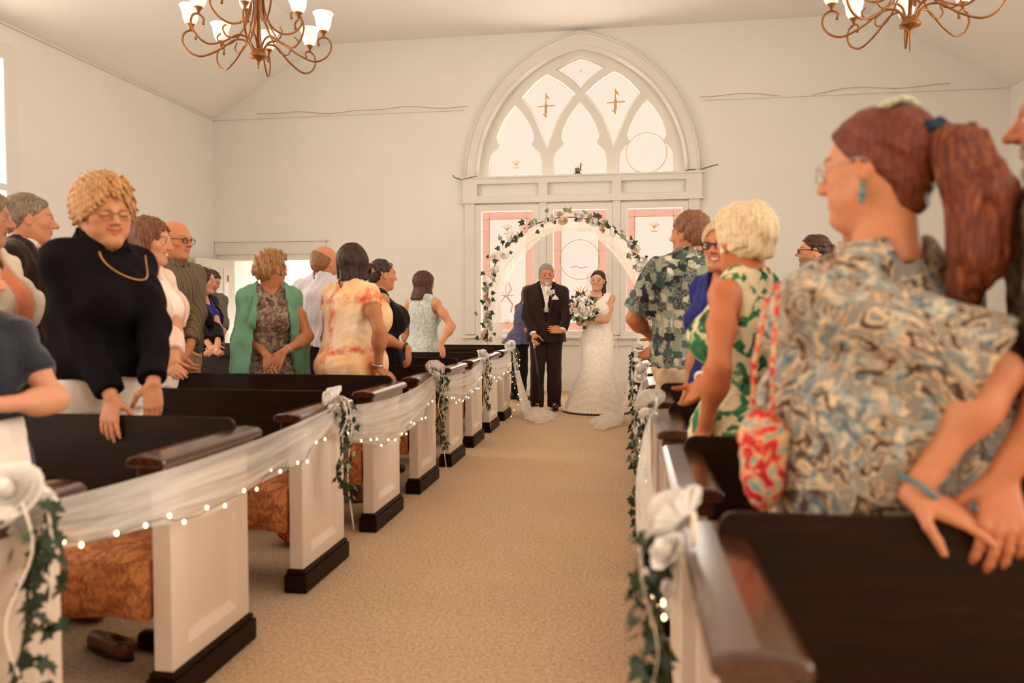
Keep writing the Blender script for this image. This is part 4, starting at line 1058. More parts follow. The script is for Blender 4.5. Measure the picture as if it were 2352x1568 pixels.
    def leg_pts(s, sg):
        k = s.k; w = 0.5 + 0.5 * s.bd['w']
        return [(np.array([sg * 0.088 * k * w, 0, 0.86 * k]), 0.083 * k * w), (np.array([sg * 0.096 * k * w, 0.015, 0.48 * k]), 0.057 * k * w), (np.array([sg * 0.10 * k * w, -0.015, 0.09 * k]), 0.040 * k)]
    # --- body
    def headprims(s, F, face):
        C, R, h = s.C, s.Rh, s.hh; wf = s.bd['face']
        def T(p): return C + R @ (np.array(p) * h)
        def E(c, r, k=0.06, op='u', rr=None): F.ell(T(c), np.array(r) * h, R if rr is None else R @ rr, k * h, op)
        def K(a, b, ra, rb, k=0.05, op='u'): F.cone(T(a), T(b), ra * h, rb * h, k * h, op)
        m = s.sex == 'm'
        E((0, -.07, .13), (.335, .42, .365), 0)
        E((0, .07, -.10), ((.275 if m else .262) * wf, .31, .34), .12)
        E((0, .10, -.29), ((.215 if m else .175) * wf, .23, .18), .12)
        K((-.05, .285, -.405), (.05, .285, -.405), .068, .068, .09)
        for x in (-1, 1):
            E((x * .165 * wf, .205, -.085), (.105, .10, .085), .08)
            if wf > 1.02: E((x * .15 * wf, .16, -.24), (.10, .12, .11), .10)
            K((x * (.24 if m else .215) * wf, -.02, -.19), (x * (.12 if m else .085), .21, -.385), .06, .05, .10)
        K((-.13, .325, .075), (.13, .325, .075), .052, .052, .08)
        for x in (-1, 1): E((x * .135, .405, -.005), (.085, .075, .058), .07, 's')
        K((0, .345, .05), (0, .445 + face.get('nose', 0), -.105), .032, .046, .045)
        for x in (-1, 1): E((x * .048, .395, -.125), (.038, .045, .032), .035)
        # lids, mouth
        op = face.get('eyes', 'open')
        for x in (-1, 1):
            E((x * .135, .305, -.005), (.078, .068, .06), .02)
            if op == 'open': E((x * .135, .375, -.008), (.062, .06, .025), .012, 's')
        sm = face.get('smile', 0.0); mw = .085 + .03 * sm
        if sm > 0.6: E((0, .375, -.245), (.075, .05, .022), .02, 's')
        for x in (-1, 1):
            K((0, .362, -.222), (x * mw, .325 - .02 * sm, -.236 + .035 * sm), .021, .012, .025)
            K((0, .358, -.268 - .012 * sm), (x * mw * .92, .322 - .02 * sm, -.242 + .03 * sm), .025, .012, .025)
        if sm <= 0.6:
            for x in (-1, 1): K((0, .388, -.244), (x * mw * 1.05, .342 - .02 * sm, -.24 + .035 * sm), .007, .005, .012, 's')
        for x in (-1, 1):
            rr = rotz(-x * 0.35) @ rotx(0.18)
            E((x * .338, -.045, -.03), (.028, .078, .125), .03, 'u', rr); E((x * .368, -.03, -.03), (.016, .042, .075), .02, 's', rr)
        F.cone(T((0, -.10, -.20)), s.Nb + np.array([0, -0.005, -0.03]), s.nr * 0.98, s.nr * 1.12, 0.05)
        if wf > 1.05: F.ell(T((0, .12, -.44)), np.array([.15, .16, .09]) * h, R, .1 * h)
    def hand(s, F, A, sd):
        k = s.k * (0.93 if s.sex == 'f' else 1.02); d, n, W = A['d'], A['n'], A['W']; t = np.cross(d, n) * (1 if sd == 'r' else -1); c = A['curl']
        F.cone(W - unit(W - A['E']) * 0.05, W, s.armr[3] * 1.1, s.armr[3] * 0.95, 0.012)
        kn = []
        for j, (lat, ln, fl) in enumerate([(.027, .092, .072), (.009, .096, .080), (-.009, .091, .073), (-.026, .083, .057)]):
            lat2 = lat * (1 + A['spread'] * 0.6); K0 = W + (d * 0.012 + t * lat * 0.5) * k; K1 = W + (d * ln + t * lat2 - n * 0.002) * k; kn.append(K1)
            F.cone(K0, K1, .0135 * k, .0112 * k, .012)
            p = K1; th = c * 0.55; dirn = unit(d + t * (A['spread'] * lat * 9))
            for q, (sl_, r0, r1) in enumerate([(.46, .0098, .0088), (.30, .0088, .0080), (.24, .0080, .0066)]):
                v = dirn * math.cos(th) + n * math.sin(th); e = p + v * fl * sl_ * k
                F.cone(p, e, r0 * k, r1 * k, .004); p = e; th += c * (0.9 if q == 0 else 0.7)
        F.ell(W + (d * .05 + n * .004) * k, np.array([.034, .047, .016]) * k, np.stack([t, d, n], 1), .012)
        p = W + (d * .018 + t * .024 + n * .006) * k; v1 = unit(t * 0.8 + d * 0.75 + n * A['thumb']); e = p + v1 * .045 * k
        F.cone(p, e, .0145 * k, .0108 * k, .014); v2 = unit(d * 0.9 + t * 0.25 + n * (0.35 + 0.5 * A['thumb'])); e2 = e + v2 * .032 * k; F.cone(e, e2, .0105 * k, .0092 * k, .005)
        F.cone(e2, e2 + unit(v2 + n * 0.2) * .026 * k, .0092 * k, .0075 * k, .004)
    def body(s, face=None, brow='#5a3c26', lips='#b8604e', beard=None, hres=None):
        face = face or {}
        for sd in 'rl':
            if sd not in s.arms: s.arm(sd)
        h = 0.012 * s.res; lo, hi = s.bounds(0.06); hi[2] = max(hi[2], s.Nb[2] + 0.1)
        if s.has_legs: lo[2] = 0.04
        PS, QS, n = [], [], 0
        def addm(F, cut=None):
            nonlocal n
            P, Q = F.net()
            PS.append(P); QS.append(Q + n); n += len(P)
        F = Fd(lo, hi, h); s.torso(F, -0.006)
        for sd in 'rl':
            A = s.arms[sd]; r = s.armr
            F.ell(A['S'], np.array([.050, .050, .052]) * s.k * (0.5 + 0.5 * s.bd['w']), None, 0.04)
            F.cone(A['S'], A['E'], r[0], r[1], 0.03); F.ell(A['S'] * 0.55 + A['E'] * 0.45, np.array([1, 1, 1]) * r[0] * 1.02, None, 0.05)
            F.cone(A['E'], A['W'], r[2], r[3], 0.02); F.ell(A['E'] * 0.72 + A['W'] * 0.28, np.array([1, 1, 1]) * r[2] * 1.12, None, 0.05)
        if s.has_legs:
            for sg in (-1, 1):
                (a, ra), (b, rb), (c, rc) = s.leg_pts(sg); F.cone(a, b, ra * .92, rb * .92, .04); F.cone(b, c, rb * .92, rc, .02); F.cone(c, c + np.array([0, .13, -.045]), .03, .025, .02)
        F.cone(s.Nb, s.Nb + unit(s.C - s.Nb) * 0.06, s.nr * 1.1, s.nr, 0.03)
        addm(F)
        hr = hres or 0.0042 * min(s.res, 1.3); r = 0.62 * s.hh
        F = Fd(np.minimum(s.C - r, s.Nb - [.1, .1, .05]), np.maximum(s.C + r, s.Nb + .05), hr)
        s.headprims(F, face); s.torso(F, -0.006, k=0.03) if False else None
        addm(F); nh0, nh1 = n - len(PS[-1]), n
        for sd in 'rl':
            A = s.arms[sd]
            if not A['hand']: continue
            F = Fd(A['W'] - 0.21 * s.k, A['W'] + 0.21 * s.k, 0.0042 * min(s.res, 1.4)); s.hand(F, A, sd); addm(F)
        P = np.concatenate(PS); Q = np.concatenate(QS)
        col = np.tile(s.skin, (len(P), 1)); q = ((P - s.C) @ s.Rh) / s.hh
        x, y, z = q.T; ax = np.abs(x); sm = face.get('smile', 0.0)
        def bl(w, c): w = np.clip(w, 0, 1)[:, None]; col[:] = col * (1 - w) + np.array(lin(c)) * w
        fr = y > 0.2
        bl(np.where(fr, 0.30 * np.exp(-(((ax - .17) / .09) ** 2 + ((z + .12) / .09) ** 2)), 0), '#d0735a')
        bl(np.where(y > .25, 0.25 * np.exp(-((x / .06) ** 2 + ((z + .12) / .07) ** 2)), 0), '#c9705a')
        zc = -.245 + .035 * sm * (ax / .1) ** 2
        lw = np.clip(1.6 - np.abs(z - zc) / .030, 0, 1) * np.clip((.115 + .02 * sm - ax) / .02, 0, 1); bl(np.where(y > .29, lw * 0.95, 0), lips)
        if sm > 0.6: bl(np.where(y > .28, np.clip(1.5 - np.abs(z - zc + .002) / .014, 0, 1) * np.clip((.075 - ax) / .01, 0, 1), 0), '#f4e6d8')
        bz = .088 + .028 * np.sin(np.clip((ax - .05) / .2, 0, 1) * PI)
        bl(np.where(y > .18, np.clip(1.5 - np.abs(z - bz) / .018, 0, 1) * np.clip((ax - .045) / .02, 0, 1) * np.clip((.235 - ax) / .03, 0, 1) * .75, 0), brow)
        if face.get('eyes', 'open') != 'open':
            bl(np.where(y > .2, np.clip(1.5 - np.abs(z + .022) / .010, 0, 1) * np.clip((.075 - np.abs(ax - .135)) / .02, 0, 1) * .85, 0), '#5a3424')
        else:
            bl(np.where(y > .2, np.clip(1.4 - np.abs(z - .02) / .010, 0, 1) * np.clip((.072 - np.abs(ax - .135)) / .02, 0, 1) * .8, 0), '#4a2c1e')
        if beard: bl(np.where((y > -.05), np.clip((-.17 - z - .25 * np.clip(.12 - y, 0, 1)) / .05, 0, 1) * .55 * (q[:, 2] > -.55), 0), beard)
        me = np_mesh('body', P, Q, SKIN, col); o = mesh_obj('body', me, None, s.root)
        if face.get('eyes', 'open') == 'open':
            for x_ in (-1, 1):
                e = bpy.data.objects.new('eye', EYE_ME); COL.objects.link(e); e.parent = s.root
                M = Matrix(s.Rh.tolist()).to_4x4(); M.translation = Vector(s.C + s.Rh @ (np.array([x_ * .135, .305, -.006]) * s.hh)); e.matrix_local = M @ Matrix.Scale(.062 * s.hh, 4)
        return s
    def part(s, name, F, mat, parent=None):
        P, Q = F.net(); return mesh_obj(name, np_mesh(name, P, Q, mat), None, parent or s.root)
    def hp(s, p): return s.C + s.Rh @ (np.array(p) * s.hh)
    # --- hair styles
    def hair(s, style, color, color2=None, size=1.0, length=0.0, name='hair', noise_amp=0.03):
        h = 0.0048 * min(s.res, 1.4); hh = s.hh; R = s.Rh
        ext = 0.75 + length; lo = s.C - ext * hh; hi = s.C + 0.75 * hh; lo[:2] = s.C[:2] - 0.95 * hh; hi[:2] = s.C[:2] + 0.95 * hh
        F = Fd(lo, hi, h)
        def E(c, r, k=0.06, op='u', rr=None): F.ell(s.hp(c), np.array(r) * hh, R if rr is None else R @ rr, k * hh, op)
        def K(a, b, ra, rb, k=0.05, op='u'): F.cone(s.hp(a), s.hp(b), ra * hh, rb * hh, k * hh, op)
        def PL(p, n, k=0.03): F.plane(s.hp(p), R @ np.array(n, float), k * hh)
        z = size
        if style in ('short', 'bald', 'crop'):
            E((0, -.07, .135), (.355 * z, .445 * z, .395 * z), 0); E((0, -.20, -.05), (.30 * z, .30 * z, .30), .08)
            PL((0, .30, .30), (0, .80, -.60)); PL((0, -.2, -.27), (0, .35, -1)); E((0, .25, -.15), (.45, .33, .30), .05, 's')
            if style == 'bald': PL((0, -.17, .20), (0, .55, .83), .06)
            F.folds(noise_amp * hh, 0.05 if style != 'bald' else .03, s.seed, (1, 1, 0.5))
        elif style == 'curly':
            E((0, -.06, .18), (.40 * z, .46 * z, .41 * z), 0); E((0, -.20, -.02), (.38 * z, .36 * z, .34), .1); E((0, .22, .40), (.27, .17, .14), .1)
            for x in (-1, 1): E((x * .36, .02, .02), (.08, .13, .17), .08)
            PL((0, .33, .22), (0, .80, -.60)) if False else None
            E((0, .34, -.12), (.31, .33, .38), .03, 's'); PL((0, -.2, -.30), (0, .3, -1))
            F.folds(noise_amp * 1.5 * hh, 0.048, s.seed); F.folds(noise_amp * 0.5 * hh, 0.026, s.seed + 5)
        elif style in ('bob', 'long'):
            Lz = -.25 - length
            E((0, -.07, .14), (.375 * z, .455 * z, .40 * z), 0)
            lg = length > 0.3
            for x in (-1, 1):
                K((x * .22, -.02, .1), (x * .255, -.03, max(Lz, -.38)), .17 * z, .14 * z, .10)
                if lg: K((x * .265, -.02, -.36), (x * .36, .10, Lz), .135, .10, .08)
            K((0, -.24, .1), (0, -.25, max(Lz, -.38) - .02), .27 * z, .24 * z, .12)
            if lg: K((-.12, -.28, -.36), (-.15, -.46, Lz), .20, .13, .10); K((.12, -.28, -.36), (.15, -.46, Lz), .20, .13, .10)
            E((0, .33, -.12), (.262, .42, .40), .03, 's'); E((0, .12, -.55), (.24, .34, .34), .04, 's')
            PL((0, 0, Lz - .04), (0, 0.05, -1), .03)
            F.folds(noise_amp * hh, 0.045, s.seed, (1, 1, 0.12))
        elif style in ('updo', 'pony'):
            E((0, -.07, .14), (.355 * z, .445 * z, .388 * z), 0); E((0, -.2, -.08), (.28, .27, .28), .08)
            PL((0, .30, .32), (0, .80, -.60)); E((0, -.25, -.22), (.22, .20, .24), .08) if style == 'pony' else None; PL((0, -.2, -.26 if style == 'updo' else -.40), (0, .3, -1)); E((0, .25, -.15), (.45, .30, .30), .05, 's')
            F.folds(noise_amp * hh, 0.05, s.seed, (0.3, 0.6, 1))
        elif style == 'pixie':
            E((0, -.08, .16), (.39 * z, .47 * z, .41 * z), 0); E((0, -.25, -.05), (.33, .30, .30), .1); E((0, .15, .36), (.30, .22, .16), .1)
            for x in (-1, 1): K((x * .30, .08, .15), (x * .33, .05, -.12), .09, .05, .08)
            E((0, .36, -.10), (.30, .34, .36), .03, 's'); PL((0, -.2, -.30), (0, .15, -1))
            F.folds(noise_amp * hh, 0.05, s.seed, (1, .5, .5))
        return s.part(name, F, hair_mat(color, color2))
    def blob(s, name, prims, mat, h=0.006, folds=None, head=True, k=0.03):
        """free-form part from cones (a,b,ra,rb) / ellipsoids (c,r); head units or local metres"""
        u = s.hh if head else 1.0; pts = []
        for p in prims:
            R_ = max(p[-1]) if hasattr(p[-1], '__len__') else max(p[2], p[3])
            for c in (p[:1] if len(p) == 2 else p[:2]):
                q = s.hp(c) if head else np.array(c, float); pts += [q - R_ * u, q + R_ * u]
        pts = np.array(pts); F = Fd(pts.min(0) - 3 * h, pts.max(0) + 3 * h, h)
        for p in prims:
            if len(p) == 2: F.ell(s.hp(p[0]) if head else p[0], np.array(p[1]) * u, s.Rh if head else None, k * u)
            else: F.cone(s.hp(p[0]) if head else p[0], s.hp(p[1]) if head else p[1], p[2] * u, p[3] * u, k * u)
        if folds: F.folds(folds[0], folds[1], s.seed, folds[2] if len(folds) > 2 else (1, 1, 1))
        return s.part(name, F, mat)
    def glasses(s, color='#4a3826', r=0.010, w=.088, hgt=.065, lens=True):
        fm = simple('frame_' + color.strip('#'), color, 0.35, 0.1); g = MB()
        for x in (-1, 1):
            ring = [tuple(s.hp((x * .138 + w * math.cos(a / 8 * PI), .425 - .03 * abs(math.cos(a / 8 * PI) * x + 0.0) ** 2, -.005 + hgt * math.sin(a / 8 * PI)))) for a in range(16)]
            g.tube(ring, r * s.hh, 5, True)
            g.tube([tuple(s.hp((x * .225, .40, .015))), tuple(s.hp((x * .335, .33, .03))), tuple(s.hp((x * .365, -.02, .03))), tuple(s.hp((x * .36, -.10, -.02)))], r * s.hh, 5)
        g.tube([tuple(s.hp((-.052, .43, .01))), tuple(s.hp((0, .445, .03))), tuple(s.hp((.052, .43, .01)))], r * s.hh, 5)
        o = g.build('glasses', fm, s.root, smooth=True); o['kind'] = 'stuff' if False else ''
        del o['kind']
        return o
    # --- clothes
    def garment(s, name, mat, off=0.012, z0=None, sleeve=None, soff=0.010, sflare=0.004, neck=('crew', 0.02), folds=(0.004, 0.09), hem=None, h=0.009, masks=(), pleat=None, fstretch=(1, 1, 0.7), armhole=True, extra=None, parent=None):
        k = s.k; z0 = 0.86 * k if z0 is None else z0; h = h * s.res; lo, hi = s.bounds(0.10 + off)
        if hem: m_ = max(max(q[1:]) for q in hem) + 0.06; lo[0] = min(lo[0], -m_); hi[0] = max(hi[0], m_); lo[1] = min(lo[1], -m_); hi[1] = max(hi[1], m_)
        lo[2] = z0 - 2.5 * h; hi[2] = s.Nb[2] + 0.13
        sl = sleeve if isinstance(sleeve, dict) else ({'r': sleeve, 'l': sleeve} if sleeve else {})
        for sd, t in sl.items():
            A = s.arms[sd]
            if t: lo = np.minimum(lo, np.minimum(A['E'], A['W']) - 0.09); hi = np.maximum(hi, np.maximum(A['E'], A['W']) + 0.09)
        F = Fd(lo, hi, h); s.torso(F, off, hem=hem, pleat=pleat)
        if z0 < 0.8 * k and not hem: F.loft([(z0 - 0.02, s.st[1][1], s.st[1][2], s.st[1][3]), (0.9 * k, s.st[1][1], s.st[1][2], s.st[1][3])], s.cy, off, 0.04)
        if extra: extra(F)
        F.plane((0, 0, z0), (0, 0, -1), 0.0)
        for sd in 'rl':
            if sl.get(sd): s.sleeve(F, sd, soff, sl[sd], True, 0.03, sflare)
            elif armhole:
                A = s.arms[sd]; sg = 1 if sd == 'r' else -1
                F.ell(A['S'] + np.array([sg * 0.035, 0, -0.03]) * k, np.array([.06, .085, .10]) * k * (0.5 + 0.5 * s.bd['w']) + 0.01, None, 0.012, 's')
        kind, r = neck; nb = s.Nb; up_ = unit(s.C - nb)
        if kind != 'none':
            F.cone(nb + np.array([0, 0.004, -0.018 - (r if kind == 'scoop' else 0) * 0.3]), nb + np.array([0, 0.02, 0.2]), s.nr + r, s.nr + r + 0.03, 0.012, 's')
            if kind in ('scoop', 'v'): F.ell(nb + np.array([0, 0.09, -0.01 - r * 0.6]), (s.nr * 0.55 + r, 0.09, 0.03 + r * 1.6), None, 0.015, 's')
        if folds: F.folds(folds[0], folds[1], s.seed + len(name), fstretch)
        for m in masks: F.mask(m)
        return s.part(name, F, mat, parent)
    def vmask(s, w_top, z_top, z_bot, w_bot=0.0, cyo=0.0):
        """removes an opening down the front, w_bot wide at z_bot, w_top at z_top"""
        def fn(X, Y, Z):
            w = w_bot + (w_top - w_bot) * np.clip((Z - z_bot) / (z_top - z_bot), 0, 1.3); w = np.where(Z < z_bot, w_bot if w_bot > 0 else -0.05, w)
            yy = Y - s.cy(Z.ravel()).reshape(Z.shape) - cyo
            return np.minimum(w - np.abs(X), yy + 0 * X) 
        return fn
    def collar(s, mat, hgt=0.035, r=0.012, name='collar', gap=0.035, h=0.005, tilt=0.35):
        nb = s.Nb + np.array([0, 0.002, -0.012]); F = Fd(nb - [.13, .14, .05], nb + [.13, .14, .10], h * min(s.res, 1.3))
        F.cone(nb, nb + np.array([0, 0.012, hgt]), s.nr + r + 0.010, s.nr + r, 0.0, flat=2); F.cone(nb + np.array([0, 0, -0.02]), nb + np.array([0, 0.012, hgt + 0.03]), s.nr + r, s.nr + r - 0.012, 0, 's')
        y0 = nb[1]
        if gap: F.mask(lambda X, Y, Z: np.minimum(gap * (0.4 + (Z - nb[2]) / hgt) - np.abs(X), (Y - y0)))
        for sg in (-1, 1): F.cone(nb + np.array([sg * 0.045, s.nr * 0.62, hgt * 0.65]), nb + np.array([sg * 0.062, s.nr + 0.028, -0.022]), 0.013, 0.006, 0.012) if gap else None
        return s.part(name, F, mat)
    def trousers(s, mat, off=0.012, top=None, name='trousers', folds=(0.005, 0.11), bot=0.035):
        k = s.k; top = top or 1.02 * k; h = 0.011 * s.res; m = max(q[1] for q in s.st) + 0.07
        F = Fd((-m, -m - .05, bot - 0.03), (m, m + .05, top + 0.05), h); F.loft([q for q in s.st if q[0] < 1.1 * k], s.cy, off, 0.03)
        for sg in (-1, 1):
            (a, ra), (b, rb), (c, rc) = s.leg_pts(sg); F.cone(a, b, ra + off, rb + off * 1.4, 0.035); F.cone(b, c - np.array([0, 0, 0.06 * k]), rb + off * 1.4, rc + off * 2.0, 0.02)
        F.folds(folds[0], folds[1], s.seed + 3, (1, 1, 0.5)); F.plane((0, 0, bot), (0, 0, -1)); F.plane((0, 0, top), (0, 0, 1))
        return s.part(name, F, mat)
    def shoes(s, mat, hgt=0.05):
        for sg in (-1, 1):
            c = s.leg_pts(sg)[2][0]; F = Fd((c[0] - .08, c[1] - .12, -0.005), (c[0] + .08, c[1] + .27, .14), 0.009 * s.res)
            F.cone(c + [0, -.03, -.045], c + [sg * .012, .15, -.055], .043, .034, .02); F.cone(c + [0, -.01, .0], c + [0, .02, -.04], .045, .045, .03); F.plane((0, 0, 0.004), (0, 0, -1)); F.plane((0, 0, 0.105), (0, 0, 1))
            s.part('shoe', F, mat)
    def band(s, name, side, t, r, mat, width=0.006, thick=0.005):
        A = s.arms[side]; c = A['E'] + (A['W'] - A['E']) * t; ax_ = unit(A['W'] - A['E']); u = unit(np.cross(ax_, [0.3, 0.5, 0.8])); w = np.cross(ax_, u)
        m = MB(); m.tube([tuple(c + (u * math.cos(a / 9 * PI) + w * math.sin(a / 9 * PI)) * r) for a in range(18)], thick, 6, True); return m.build(name, mat, s.root, smooth=True)
# ---------------------------------------------------------------- fabrics
def knit(name, color, sc=160.0, rough=0.9, sheen=0.3, bs=0.35):
    return simple(name, color, rough, 0.12, 14.0, bs, sc, 0.12, 0.0, sheen)
def stripes(name, stops, scale, axis=0, rough=0.75, dist=0.4, bs=0.1):
    if name in MATS: return MATS[name]
    m, nt, b = newmat(name); v = coords(nt); w = N(nt, 'ShaderNodeTexWave', bands_direction='XYZ'[axis]); w.inputs['Scale'].default_value = scale; w.inputs['Distortion'].default_value = dist; w.inputs['Detail'].default_value = 1.0
    nt.links.new(v, w.inputs['Vector']); nt.links.new(ramp(nt, w.outputs['Fac'], stops), b.inputs['Base Color']); b.inputs['Roughness'].default_value = rough; b.inputs['Specular IOR Level'].default_value = 0.2
    n = noise(nt, v, 40.0, 3.0); bump(nt, b, n.outputs['Fac'], bs, 0.01); return m
def blotch(name, stops, scale, warp=0.0, detail=3.0, second=None, rough=0.75, stretch=(1, 1, 1), bs=0.08, interp='LINEAR'):
    """warped noise print"""
    m, nt, b = newmat(name); v = coords(nt, stretch)
    n = noise(nt, v, scale, detail, 0.55, warp); c = ramp(nt, n.outputs['Fac'], stops, interp)
    if second:
        n2 = noise(nt, v, second[0], 3.0, 0.55, second[1]); f = ramp(nt, n2.outputs['Fac'], [(second[2], '#000000'), (second[3], '#ffffff')]); c2 = ramp(nt, n.outputs['Fac'], second[4], interp); c = mix(nt, f, c, c2)
    nt.links.new(c, b.inputs['Base Color']); b.inputs['Roughness'].default_value = rough; b.inputs['Specular IOR Level'].default_value = 0.2
    n3 = noise(nt, v, 60.0, 2.0); bump(nt, b, n3.outputs['Fac'], bs, 0.006); return m
NAVY = knit('navy_knit', '#130e11', 220.0, 0.9, 0.0); NAVY2 = knit('navy_cotton', '#2a2c33', 120.0)
CREAM = knit('cream_knit', '#eedcc4'); CORAL = knit('coral_knit', '#f0936a'); BLUSH = knit('blush_knit', '#f6d0bb'); WHITE = knit('white_cotton', '#f2e4d6', 120, 0.8, 0.1, 0.1)
SUIT = knit('dark_suit_wool', '#2c1d16', 260, 0.85, 0.15, 0.12); SUITB = knit('black_suit_wool', '#221b18', 260, 0.85, 0.15, 0.12); BLACKC = knit('black_cotton', '#15110f', 200, 0.8, 0.1, 0.1)
OLIVE = stripes('olive_striped_shirt', [(0.35, '#6d5c48'), (0.5, '#a08e74'), (0.7, '#5c4c3a')], 9.0, 0)
PLAID = blotch('dark_plaid', [(0.35, '#4a342a'), (0.5, '#6b5446'), (0.65, '#8a7566')], 22.0, 1.0)
GREYS = knit('grey_shirt_cotton', '#6d5f54', 160, 0.85, 0.1, 0.15); ROYAL = knit('royal_blue_cotton', '#2a2b7c', 160, 0.7, 0.1, 0.1)
GREEN = knit('sea_green_knit', '#6fa283', 130.0, 0.95, 0.4, 0.6)
LACE = blotch('grey_lace_print', [(0.36, '#4c382e'), (0.50, '#7d6656'), (0.62, '#a38f7e')], 34.0, 1.2)
PALESTRIPE = stripes('pale_blue_shirt', [(0.3, '#d8cfd6'), (0.6, '#e8dedd'), (0.8, '#c2bac6')], 16.0, 0)
TIEDYE = None
def tiedye():
    m, nt, b = newmat('orange_tie_dye'); v = coords(nt); n0 = noise(nt, v, 5.0, 3.0)
    sx = N(nt, 'ShaderNodeSeparateXYZ'); nt.links.new(v, sx.inputs[0])
    def bandf(axis, freq, lo, hi, dist):
        a = N(nt, 'ShaderNodeMath', operation='MULTIPLY'); a.inputs[1].default_value = freq; nt.links.new(sx.outputs[axis], a.inputs[0])
        c = N(nt, 'ShaderNodeMath', operation='MULTIPLY_ADD'); c.inputs[1].default_value = dist; nt.links.new(n0.outputs['Fac'], c.inputs[0]); nt.links.new(a.outputs[0], c.inputs[2])
        s_ = N(nt, 'ShaderNodeMath', operation='SINE'); nt.links.new(c.outputs[0], s_.inputs[0])
        r = N(nt, 'ShaderNodeMapRange'); r.inputs[1].default_value = lo; r.inputs[2].default_value = hi; nt.links.new(s_.outputs[0], r.inputs[0]); return r.outputs[0]
    hz = bandf('Z', 20.0, 0.72, 1.0, 2.2); vt = bandf('X', 24.0, 0.55, 1.0, 4.0); n1 = noise(nt, v, 12.0, 4.0, 0.6)
    mx = N(nt, 'ShaderNodeMath', operation='MAXIMUM'); nt.links.new(hz, mx.inputs[0]); 
    v2 = N(nt, 'ShaderNodeMath', operation='MULTIPLY'); v2.inputs[1].default_value = 0.95; nt.links.new(vt, v2.inputs[0]); nt.links.new(v2.outputs[0], mx.inputs[1])
    f = N(nt, 'ShaderNodeMath', operation='MULTIPLY'); nt.links.new(mx.outputs[0], f.inputs[0]); r1 = N(nt, 'ShaderNodeMapRange'); r1.inputs[1].default_value = 0.37; r1.inputs[2].default_value = 0.62; nt.links.new(n1.outputs['Fac'], r1.inputs[0]); nt.links.new(r1.outputs[0], f.inputs[1])
    base = ramp(nt, n0.outputs['Fac'], [(0.35, '#f3b878'), (0.5, '#f9d3a4'), (0.65, '#fbe3c4')])
    nt.links.new(mix(nt, f.outputs[0], base, '#dd4a22'), b.inputs['Base Color']); b.inputs['Roughness'].default_value = 0.8; n3 = noise(nt, v, 50.0, 2.0); bump(nt, b, n3.outputs['Fac'], 0.1, 0.006); return m
TIEDYE = tiedye()
PALELACE = blotch('pale_blue_lace', [(0.40, '#a9b3ab'), (0.52, '#c3c8be'), (0.62, '#ded9cc')], 40.0, 1.5)
DENIMBLUE = knit('slate_blue_jersey', '#5b5b78', 180, 0.85, 0.2, 0.15)
GOWN = blotch('ivory_lace', [(0.38, '#ecdcc8'), (0.50, '#f4e8d9'), (0.62, '#fbf3e8')], 42.0, 1.4, rough=0.6, bs=0.3)
def aloha():
    """patchwork of small blocks, each with its own tone and fine motif"""
    m, nt, b = newmat('aloha_print'); v = coords(nt)
    vo = N(nt, 'ShaderNodeTexVoronoi', distance='CHEBYCHEV'); vo.inputs['Scale'].default_value = 24.0; vo.inputs['Randomness'].default_value = 0.75; nt.links.new(v, vo.inputs['Vector'])
    sp = N(nt, 'ShaderNodeSeparateColor'); nt.links.new(vo.outputs['Color'], sp.inputs[0])
    n = noise(nt, v, 110.0, 2.0); ck = N(nt, 'ShaderNodeTexChecker'); ck.inputs['Scale'].default_value = 160.0; nt.links.new(v, ck.inputs['Vector'])
    base = ramp(nt, sp.outputs[0], [(0.0, '#16211f'), (0.30, '#16211f'), (0.31, '#3d544d'), (0.52, '#3d544d'), (0.53, '#8c8f7c'), (0.76, '#8c8f7c'), (0.77, '#c8c0a8')], 'CONSTANT')
    mot = ramp(nt, n.outputs['Fac'], [(0.46, '#1b2725'), (0.54, '#b5ae98')])
    f = ramp(nt, sp.outputs[1], [(0.0, '#000000'), (0.45, '#000000'), (0.46, '#b0b0b0')], 'CONSTANT')
    c = mix(nt, f, base, mot); f2 = ramp(nt, sp.outputs[2], [(0.0, '#000000'), (0.7, '#000000'), (0.71, '#909090')], 'CONSTANT'); c2 = mix(nt, f2, c, ck.outputs['Color'], 'MULTIPLY')
    nt.links.new(c2, b.inputs['Base Color']); b.inputs['Roughness'].default_value = 0.75; n3 = noise(nt, v, 45.0, 2.0); bump(nt, b, n3.outputs['Fac'], 0.1, 0.006); return m
ALOHA = aloha(); KHAKI = knit('khaki_cotton', '#c9ab88', 200, 0.85, 0.05, 0.1)
LEAFY = blotch('green_leaf_print', [(0.40, '#35734c'), (0.46, '#4a8a5e'), (0.485, '#d8c498'), (0.60, '#e6d5b0')], 19.0, 0.6, 1.5, (24.0, 0.5, 0.54, 0.57, [(0.42, '#27442f'), (0.5, '#6d9c68'), (0.56, '#e2d0a6')]))
